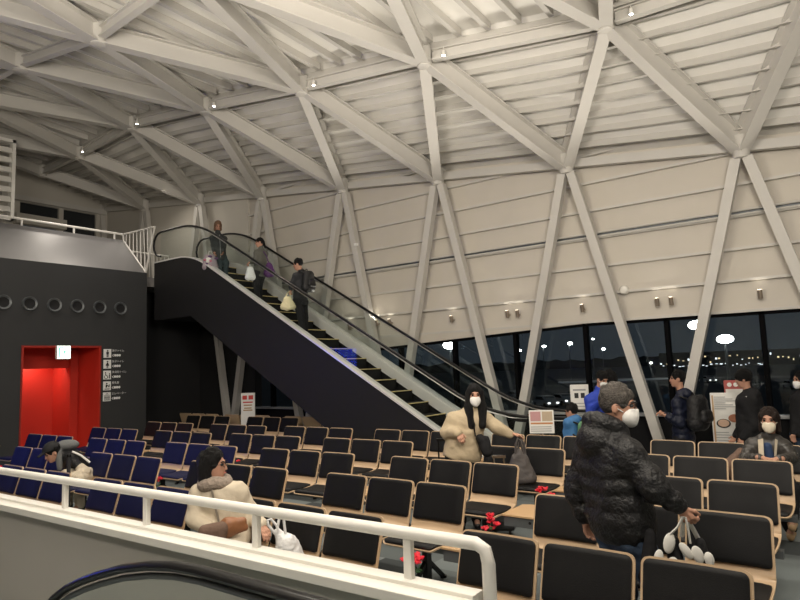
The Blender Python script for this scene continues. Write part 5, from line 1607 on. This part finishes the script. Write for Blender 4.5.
# 5. woman seated at the right with her hands on the seat back before her
X, Y = 8.02, 0.87
q = framed(X, Y)
f5 = (-0.05, -1.0)
J = dict(f=f5, hf=(-0.12, -0.98, -0.02), pel=q(772, 476), che=q(769, 453, -0.14), nek=q(769, 438, -0.20), hed=q(769, 420.5, -0.24), shw=0.15,
         elR=q(745, 459, -0.28), wrR=q(761, 458, -0.52), elL=q(793, 458, -0.26), wrL=q(779, 459, -0.54),
         handR=dict(d=(0.95, -0.15, -0.1), n=(0, -0.1, 1), t=(0, -1, 0), curl=0.35), handL=dict(d=(-0.95, -0.1, -0.1), n=(0, -0.1, 1), t=(0, -1, 0), curl=0.35),
         knR=(-0.06, -0.42, 0.46), anR=(0.06, -0.40, 0.085), knL=q(792, 490, -0.42), anL=q(792, 520, -0.46), shoe=M_TANSHOE,
         jacket=dict(m=M_METALPUFF, rc=0.115, rh=0.13, wc=0.07, wh=0.07, hem=0.0, n=6, amp=0.014, ra=0.066, rb=0.060, rw=0.046, an=4, hood=1, wk=0.014),
         trousers=dict(m=M_DARKCLOTH), hair=('bob', M_HAIRBROWN), mask=M_MASKCREAM, vox=0.011, hvox=0.0045)
pr_, pd = person('seated woman with cream mask, shiny dark puffer and navy shirt leaning on a seat back', X, Y, 0, J)
sdf_obj('shirt', [('c', pd['che'] + V3(-0.005, -0.125, 0.085), pd['pel'] + V3(0, -0.25, 0.12), 0.050, 0.062, {})], 0.011, M_NAVYSHIRT, pr_)
for sg, w_ in ((-1, 0.045), (1, 0.018)):
    t0, t1 = pd['nek'] + V3(sg*0.055, -0.095, 0.0), pd['nek'] + V3(sg*(0.060 + w_), -0.080, -0.015)
    b0, b1 = pd['che'] + V3(sg*0.045, -0.190, -0.01), pd['che'] + V3(sg*(0.050 + w_), -0.175, -0.005)
    n_ = V3(0, -0.012, 0.006)
    MB().hexa([tuple(t0), tuple(t1), tuple(b1), tuple(b0)], [tuple(t0 + n_), tuple(t1 + n_), tuple(b1 + n_), tuple(b0 + n_)]).build('lining_edge', M_CREAM, pr_)
c = seat_world(4, 0, 1)
bag('brown_bag', 'dark brown bag leaning on the seat beside the seated masked woman', 'bag', c.x - 0.44, c.y - 0.10, 0.44, -0.9, [('c', (-0.14, 0.0, 0.08), (0.12, 0.0, 0.32), 0.08, 0.05, {}), ('c', (0.0, 0, 0.08), (0.14, 0, 0.30), 0.08, 0.05, {}), ('p', (0, 0, 0.004), (0, 0, -1), 0, {'cut': 1})], M_DARKBROWN)

# 6. man with the backpack by the window
X, Y = 10.30, 2.30
q = framed(X, Y)
f6 = (-0.88, 0.47)
J = dict(f=f6, hf=(-0.98, -0.12, 0.02), pel=q(684, 437), che=q(683, 409), nek=q(681.5, 393), hed=q(677.5, 379), s=1.0, shw=0.17,
         elL=q(681, 424, -0.22), wrL=q(667, 416, -0.24), elR=q(678, 424, 0.20), wrR=q(665, 414, 0.12), handL=dict(d=(-0.9, 0.1, 0.25), curl=0.7), handR=dict(d=(-0.9, 0.1, 0.25), curl=0.7),
         jacket=dict(m=M_NAVY, rc=0.125, rh=0.135, wc=0.065, wh=0.055, hem=0.05, n=5, amp=0.016, ra=0.078, rb=0.068, rw=0.05, an=3, hood=1),
         trousers=dict(m=M_DARKCLOTH), hair=('short', M_HAIR), vox=0.013)
J.update(legs(0.09, (0.10, -0.10), f6, ctr=(0.02, 0)))
pk, pd = person('young man in a navy puffer with a black backpack looking left at the window', X, Y, 0, J)
def backpack(label, X, Y, c3, f, m, w=0.15, h_=0.23, base=0.0):
    c = world(X, Y, tuple(c3), base)
    h = math.atan2(Y, X) - PI/2
    F = unit(list(f) + [0]); ang = math.atan2(-F[0], F[1])   # local +y along f
    o = bag('backpack', label, 'backpack', c.x, c.y, c.z, h + ang, [('c', (-w*0.45, 0, h_*0.62), (-w*0.55, 0, -h_*0.62), w*0.55, w*0.62, {}), ('c', (w*0.45, 0, h_*0.62), (w*0.55, 0, -h_*0.62), w*0.55, w*0.62, {}), ('c', (0, -w*0.1, h_*0.6), (0, -w*0.1, -h_*0.6), w*0.6, w*0.68, {})], m, 0.012, 0.04)
    sdf_obj('front_pocket', [('c', (-w*0.4, -w*0.62, -h_*0.35), (w*0.4, -w*0.62, -h_*0.35), w*0.36, w*0.36, {}), ('c', (-w*0.4, -w*0.62, -h_*0.05), (w*0.4, -w*0.62, -h_*0.05), w*0.30, w*0.30, {})], 0.012, m, o)
    MB().tube([(-0.03, w*0.3, h_*0.95), (-0.02, w*0.35, h_*1.15), (0.02, w*0.35, h_*1.15), (0.03, w*0.3, h_*0.95)], 0.008, 6).build('top_loop', M_BLACKMET, o)
    for sg in (1, -1):
        MB().tube([(sg*w*0.55, w*0.5, h_*0.8), (sg*w*0.7, w*1.0, h_*0.95), (sg*w*0.75, w*1.8, h_*0.6), (sg*w*0.8, w*1.7, h_*0.0), (sg*w*0.8, w*0.5, -h_*0.5)], 0.014, 6).build('strap', M_BLACKMET, o)
    return o
backpack('large black backpack on the back of the navy puffer man', X, Y, pd['che'] - pd['f']*0.23 + V3(0, 0, -0.04), f6, M_NYLON, 0.19, 0.25)

# 7. man in the black coat
X, Y = 10.30, 1.45
q = framed(X, Y)
f7 = (-0.92, 0.38)
J = dict(f=f7, hf=(-0.96, 0.10, -0.12), pel=q(752, 436), che=q(750, 407), nek=q(748, 393), hed=q(743.5, 379), s=1.0, shw=0.18,
         elL=q(755, 424, -0.20), wrL=q(744, 438, -0.22), elR=q(744, 424, 0.2), wrR=q(736, 436, 0.15),
         jacket=dict(m=M_DARKCLOTH, name='coat', rc=0.15, rh=0.18, wc=0.08, wh=0.075, hem=0.10, ra=0.088, rb=0.078, rw=0.056, hood=1),
         trousers=dict(m=M_DARKCLOTH), hair=('mop', M_HAIR), vox=0.013)
J.update(legs(0.09, (0.10, -0.08), f7, ctr=(0.02, 0)))
pk7, pd = person('young man with a black mop of hair and black coat at the window', X, Y, 0, J)
MB().tube([tuple(pd['sh']['L'] + V3(0.03, -0.06, 0.07)), tuple(pd['che'] + V3(0.02, -0.24, -0.05)), tuple(pd['pel'] + V3(-0.06, -0.21, 0.05))], 0.010, 6).build('bag_strap', M_PRINTGREY, pk7)

# 8. person in blue, and the dark haired person beside
X, Y = 10.12, 3.52
q = framed(X, Y)
f8 = (0.55, -0.83)
J = dict(f=f8, hf=(0.60, -0.70, -0.38), pel=q(597, 433), che=q(597, 405), nek=q(599, 390.5), hed=q(602, 379.5, -0.04), s=0.98, shw=0.165,
         elR=q(590, 412, -0.12), wrR=q(600, 402, -0.30), elL=q(606, 412, 0.02), wrL=q(605, 402, -0.22), handR=dict(d=(0.5, -0.4, 0.5), curl=0.8), handL=dict(d=(-0.2, -0.5, 0.5), curl=0.8),
         jacket=dict(m=M_BLUE, rc=0.12, rh=0.13, wc=0.07, wh=0.06, hem=0.08, ra=0.072, rb=0.062, rw=0.048),
         trousers=dict(m=M_DARKCLOTH), hair=('short', M_HAIR), mask=M_MASK, vox=0.013)
J.update(legs(0.09, (0.03, -0.03), f8))
person('person in a bright blue jacket looking down behind the front man', X, Y, 0, J)
X, Y = 10.55, 3.42
q = framed(X, Y)
J = dict(f=(-0.7, 0.7), hf=(-0.75, 0.6, -0.2), pel=q(611, 430), che=q(611, 404), nek=q(611, 390), hed=q(610, 378), s=0.96, shw=0.165,
         elR=q(618, 415, 0.1), wrR=q(616, 430, 0.1), elL=q(603, 415, 0.05), wrL=q(602, 428, 0.1),
         jacket=dict(m=M_DARKCLOTH, rc=0.115, rh=0.125, hem=0.08), trousers=dict(m=M_DARKCLOTH), hair=('bob', M_HAIR), vox=0.015)
J.update(legs(0.09, (0.03, -0.03), (-0.7, 0.7)))
person('dark haired person in dark clothes mostly hidden behind the front man', X, Y, 0, J)

# 9. boy with the green backpack
X, Y = 9.02, 3.52
X, Y = 8.90, 3.515
q = framed(X, Y)
f9 = (-0.75, 0.66)
J = dict(f=f9, hf=(-0.9, 0.35, -0.15), pel=q(573.5, 441), che=q(573.5, 427), nek=q(573, 418.5), hed=q(571.5, 411.5), s=0.72, hs=1.2, shw=0.17,
         elL=q(566.5, 432, -0.04), wrL=q(566, 440, -0.08), elR=q(578, 432, 0.12), wrR=q(575, 440, 0.14),
         jacket=dict(m=M_SKYBLUE, rc=0.125, rh=0.135, wc=0.075, wh=0.065, hem=0.04, ra=0.08, rb=0.07, rw=0.052, hood=2),
         trousers=dict(m=M_DARKCLOTH), hair=('short', M_HAIR), vox=0.011)
lg = legs(0.065, (0.05, -0.04), f9, 0.34); J.update(lg)
pk9, pd = person('small boy in a hooded sky blue jacket seen from behind', X, Y, 0, J)
backpack('small green backpack on the boy in the blue jacket', X, Y, pd['che'] - pd['f']*0.17 + V3(0.03, -0.03, -0.06), f9, M_GREENBAG, 0.12, 0.15)

# 10. person cut by the right picture edge
X, Y = 10.95, 0.74
q = framed(X, Y)
J = dict(f=(-0.8, -0.6), hf=(-0.85, -0.5, -0.05), pel=q(803, 433), che=q(803, 406), nek=q(803, 392), hed=q(801, 380), s=0.98,
         elR=q(796, 422, -0.08), wrR=q(794, 434, -0.14), elL=q(812, 422, 0), wrL=q(810, 436, -0.1),
         jacket=dict(m=M_DARKCLOTH, rc=0.12, rh=0.13, hem=0.0), trousers=dict(m=M_DENIM), hair=('bob', M_HAIR), mask=M_MASK, vox=0.015)
J.update(legs(0.09, (0.03, -0.03), (-0.8, -0.6)))
person('person with a white mask and dark top cut by the right picture edge', X, Y, 0, J)

# 11. three people riding up the escalator
X, Y, B = 9.66, 9.80, 0.231*10 + 0.231
q = framed(X, Y, B)
f11 = (-0.72, 0.68)
J = dict(f=f11, hf=(-0.93, 0.25, -0.18), pel=q(300.5, 300), che=q(301, 281), nek=q(300.5, 272.5), hed=q(298, 264.5), s=0.99, shw=0.17,
         elL=q(291, 286, -0.12), wrL=q(291, 290, -0.16), elR=q(302, 288, 0.18), wrR=q(296, 288, 0.24), handL=dict(d=(-0.3, -0.1, -0.9), curl=1.0),
         jacket=dict(m=mat('charcoal_jacket', (0.022, 0.023, 0.027), 0.8, bump=0.3, bscale=25), rc=0.115, rh=0.12, wc=0.07, hem=0.05), trousers=dict(m=M_DARKCLOTH), hair=('short', M_HAIR), vox=0.014)
J.update(legs(0.08, (0.04, -0.04), f11)); J['shoe'] = mat('white_shoe', (0.6, 0.6, 0.58), 0.6)
pe, pd = person('man in black with a black backpack, lowest of three riders on the escalator', X, Y, B, J)
backpack('black backpack of the lowest rider on the escalator', X, Y, pd['che'] - pd['f']*0.21 + V3(0.01, 0, -0.03), f11, M_NYLON, 0.15, 0.24, B)
c = world(X, Y, q(287.5, 303, -0.17), B)
cb = bag('cloth_bag', 'cream cloth bag hanging from the hand of the lowest escalator rider', 'bag', c.x, c.y, c.z, math.atan2(Y, X) - PI/2, [('c', (-0.09, 0, -0.08), (-0.04, 0, 0.10), 0.07, 0.04, {}), ('c', (0.11, 0, -0.08), (0.05, 0, 0.10), 0.07, 0.04, {}), ('c', (0, 0, -0.09), (0, 0, 0.08), 0.08, 0.05, {})], M_CREAMBAG, 0.012, 0.05)
MB().tube([(-0.04, 0, 0.13), (0.0, 0, 0.22), (0.06, 0.01, 0.27), (0.07, 0, 0.22), (0.05, 0, 0.12)], 0.011, 6).build('handle', M_CREAMBAG, cb)
X, Y, B = 9.68, 11.30, 0.231*14 + 0.231
q = framed(X, Y, B)
f12 = (-0.72, 0.68)
J = dict(f=f12, hf=(-0.93, -0.1, -0.08), pel=q(260, 272), che=q(261, 257), nek=q(261, 248.5), hed=q(259.5, 242.5), s=0.90, shw=0.17,
         elL=q(255, 262, -0.14), wrL=q(250, 262, -0.20), elR=q(263, 262, 0.16), wrR=q(257, 263, 0.22), handL=dict(d=(-0.6, -0.2, -0.5), curl=0.9),
         jacket=dict(m=M_OLIVE, rc=0.12, rh=0.125, wc=0.075, hem=0.06), trousers=dict(m=M_DARKCLOTH), hair=('tail', M_HAIR), vox=0.013)
J.update(legs(0.08, (0.04, -0.04), f12, 0.44))
pe, pd = person('person in an olive grey jacket, middle of three riders on the escalator', X, Y, B, J)
c = world(X, Y, q(269, 269, -0.10), B)
pbag = bag('shoulder_bag', 'dark purple shoulder bag of the middle escalator rider', 'bag', c.x, c.y, c.z, math.atan2(Y, X) - PI/2, [('c', (-0.03, 0, -0.10), (0.0, 0, 0.10), 0.10, 0.06, {}), ('c', (0.06, 0.02, -0.10), (0.03, 0.02, 0.06), 0.09, 0.06, {})], M_PURPLE)
MB().tube([(0.0, 0, 0.12), (-0.05, 0, 0.30), (-0.12, 0, 0.42), (-0.14, 0.05, 0.40)], 0.012, 6).build('strap', M_PURPLE, pbag)
c = world(X, Y, q(250, 273, -0.22), B)
wb = bag('paper_bag', 'white carrier bag held by the middle escalator rider', 'bag', c.x, c.y, c.z, math.atan2(Y, X) - PI/2, [('c', (-0.04, 0, -0.10), (-0.02, 0, 0.10), 0.08, 0.05, {}), ('c', (0.05, 0, -0.10), (0.03, 0, 0.10), 0.08, 0.05, {})], M_PLASTICBAG)
MB().tube([(-0.03, 0, 0.13), (0, 0, 0.21), (0.03, 0, 0.13)], 0.008, 6).build('handle', M_PLASTICBAG, wb)
X, Y, B = 9.70, 12.78, 0.231*18 + 0.231
X, Y, B = 9.68, 12.66, 0.231*17 + 0.231
q = framed(X, Y, B)
f13 = (0.25, -0.97)
J = dict(f=f13, hf=(0.15, -0.90, -0.40), pel=q(219, 256), che=q(218.5, 242), nek=q(218, 233), hed=q(218, 226), s=0.94, shw=0.165,
         elR=q(213, 245, 0), wrR=q(214, 252, -0.12), elL=q(224, 246, 0), wrL=q(223, 252, -0.12),
         jacket=dict(m=mat('dark_grey_jacket', (0.035, 0.04, 0.04), 0.8, bump=0.3, bscale=25), rc=0.115, rh=0.125, wc=0.07, hem=0.06, zip=M_PRINTGREY), trousers=dict(m=mat('dark_teal_jeans', (0.03, 0.05, 0.055), 0.8)), hair=('bob', M_HAIRLIGHT), vox=0.013)
J.update(legs(0.08, (0.03, -0.03), f13, 0.45))
pe, pd = person('light haired person in dark grey looking down, highest of three escalator riders', X, Y, B, J)
c = world(X, Y, q(210.5, 262, -0.22), B)
fb_ = bag('flowered_bag', 'purple and white flowered bag beside the highest escalator rider', 'bag', c.x, c.y, c.z, math.atan2(Y, X) - PI/2, [('c', (-0.12, 0, -0.13), (-0.09, 0, 0.13), 0.08, 0.06, {}), ('c', (0.10, 0, -0.13), (0.06, 0, 0.13), 0.09, 0.06, {}), ('c', (0, 0, -0.13), (0, 0, 0.12), 0.09, 0.07, {})], mat('flower_cloth', (0.36, 0.30, 0.33), 0.8), 0.013, 0.05)
rn = random.Random(4)
for k in range(9):
    a = MB().ell((rn.uniform(-0.16, 0.16), -0.085 + 0.012*abs(rn.uniform(-1, 1)), rn.uniform(-0.18, 0.14)), (rn.uniform(0.025, 0.05), 0.02, rn.uniform(0.025, 0.045)), 10, 7)
    a.build('flower_print', [M_PURPLE, M_PAPER, mat('print_pinkish', (0.5, 0.15, 0.22), 0.7)][k % 3], fb_)
MB().tube([(-0.06, 0, 0.15), (-0.03, 0, 0.27), (0.03, 0, 0.27), (0.05, 0, 0.15)], 0.010, 6).build('handle', M_PAPER, fb_)

# patterned tote held by the man in front
X, Y = 3.90, 1.262
q = framed(X, Y)
c = world(X, Y, q(684, 552, -0.16))
hb = math.atan2(Y, X) - PI/2
tb_ = bag('patterned_tote', 'black tote with large white oval print held by the man in black', 'bag', c.x, c.y, c.z, hb + 0.15, [('c', (-0.20, 0, -0.14), (-0.17, 0, 0.10), 0.055, 0.03, {}), ('c', (0.11, 0, -0.14), (0.09, 0, 0.05), 0.055, 0.03, {}), ('c', (-0.05, 0, -0.15), (-0.05, 0, 0.06), 0.06, 0.032, {})], M_DARKCLOTH, 0.010, 0.06)
for (x, z, a, b, t) in ((-0.085, 0.06, 0.032, 0.058, 0.2), (-0.075, -0.06, 0.035, 0.05, 0.0), (0.0, 0.02, 0.024, 0.052, -0.6), (-0.005, -0.08, 0.028, 0.045, 0.3), (0.06, 0.00, 0.030, 0.050, -0.35), (0.075, -0.09, 0.026, 0.045, 0.2), (0.115, -0.02, 0.026, 0.040, -0.2), (-0.15, -0.02, 0.026, 0.05, 0.2), (-0.155, -0.13, 0.03, 0.045, 0.0)):
    R = Matrix.Rotation(t, 3, 'Y')
    y = -0.058 if z < 0 else -0.046
    MB().ell((x, y, z), (a, 0.014, b), 16, 9, R).build('oval_print', M_PAPER, tb_)
hp_ = world(X, Y, tuple(V3(*q(684, 517, -0.21))))
Mi = tb_.matrix_basis.inverted() @ Vector((hp_.x, hp_.y, hp_.z)) if False else Matrix.Rotation(-(hb+0.15), 3, 'Z') @ (hp_ - c)
for (x0, x1, oy) in ((-0.10, 0.03, -0.03), (0.00, 0.09, 0.02)):
    MB().tube([(x0, oy, 0.08), (Mi.x*0.6 + x0*0.4, Mi.y*0.7 + oy, Mi.z*0.65 + 0.02), (Mi.x - 0.008, Mi.y, Mi.z), (Mi.x + 0.008, Mi.y, Mi.z), (Mi.x*0.4 + x1*0.6, Mi.y*0.5 + oy, Mi.z*0.5 + 0.03), (x1, oy, 0.06)], 0.013, 8, flat=0.5).build('handle', M_PAPER, tb_)
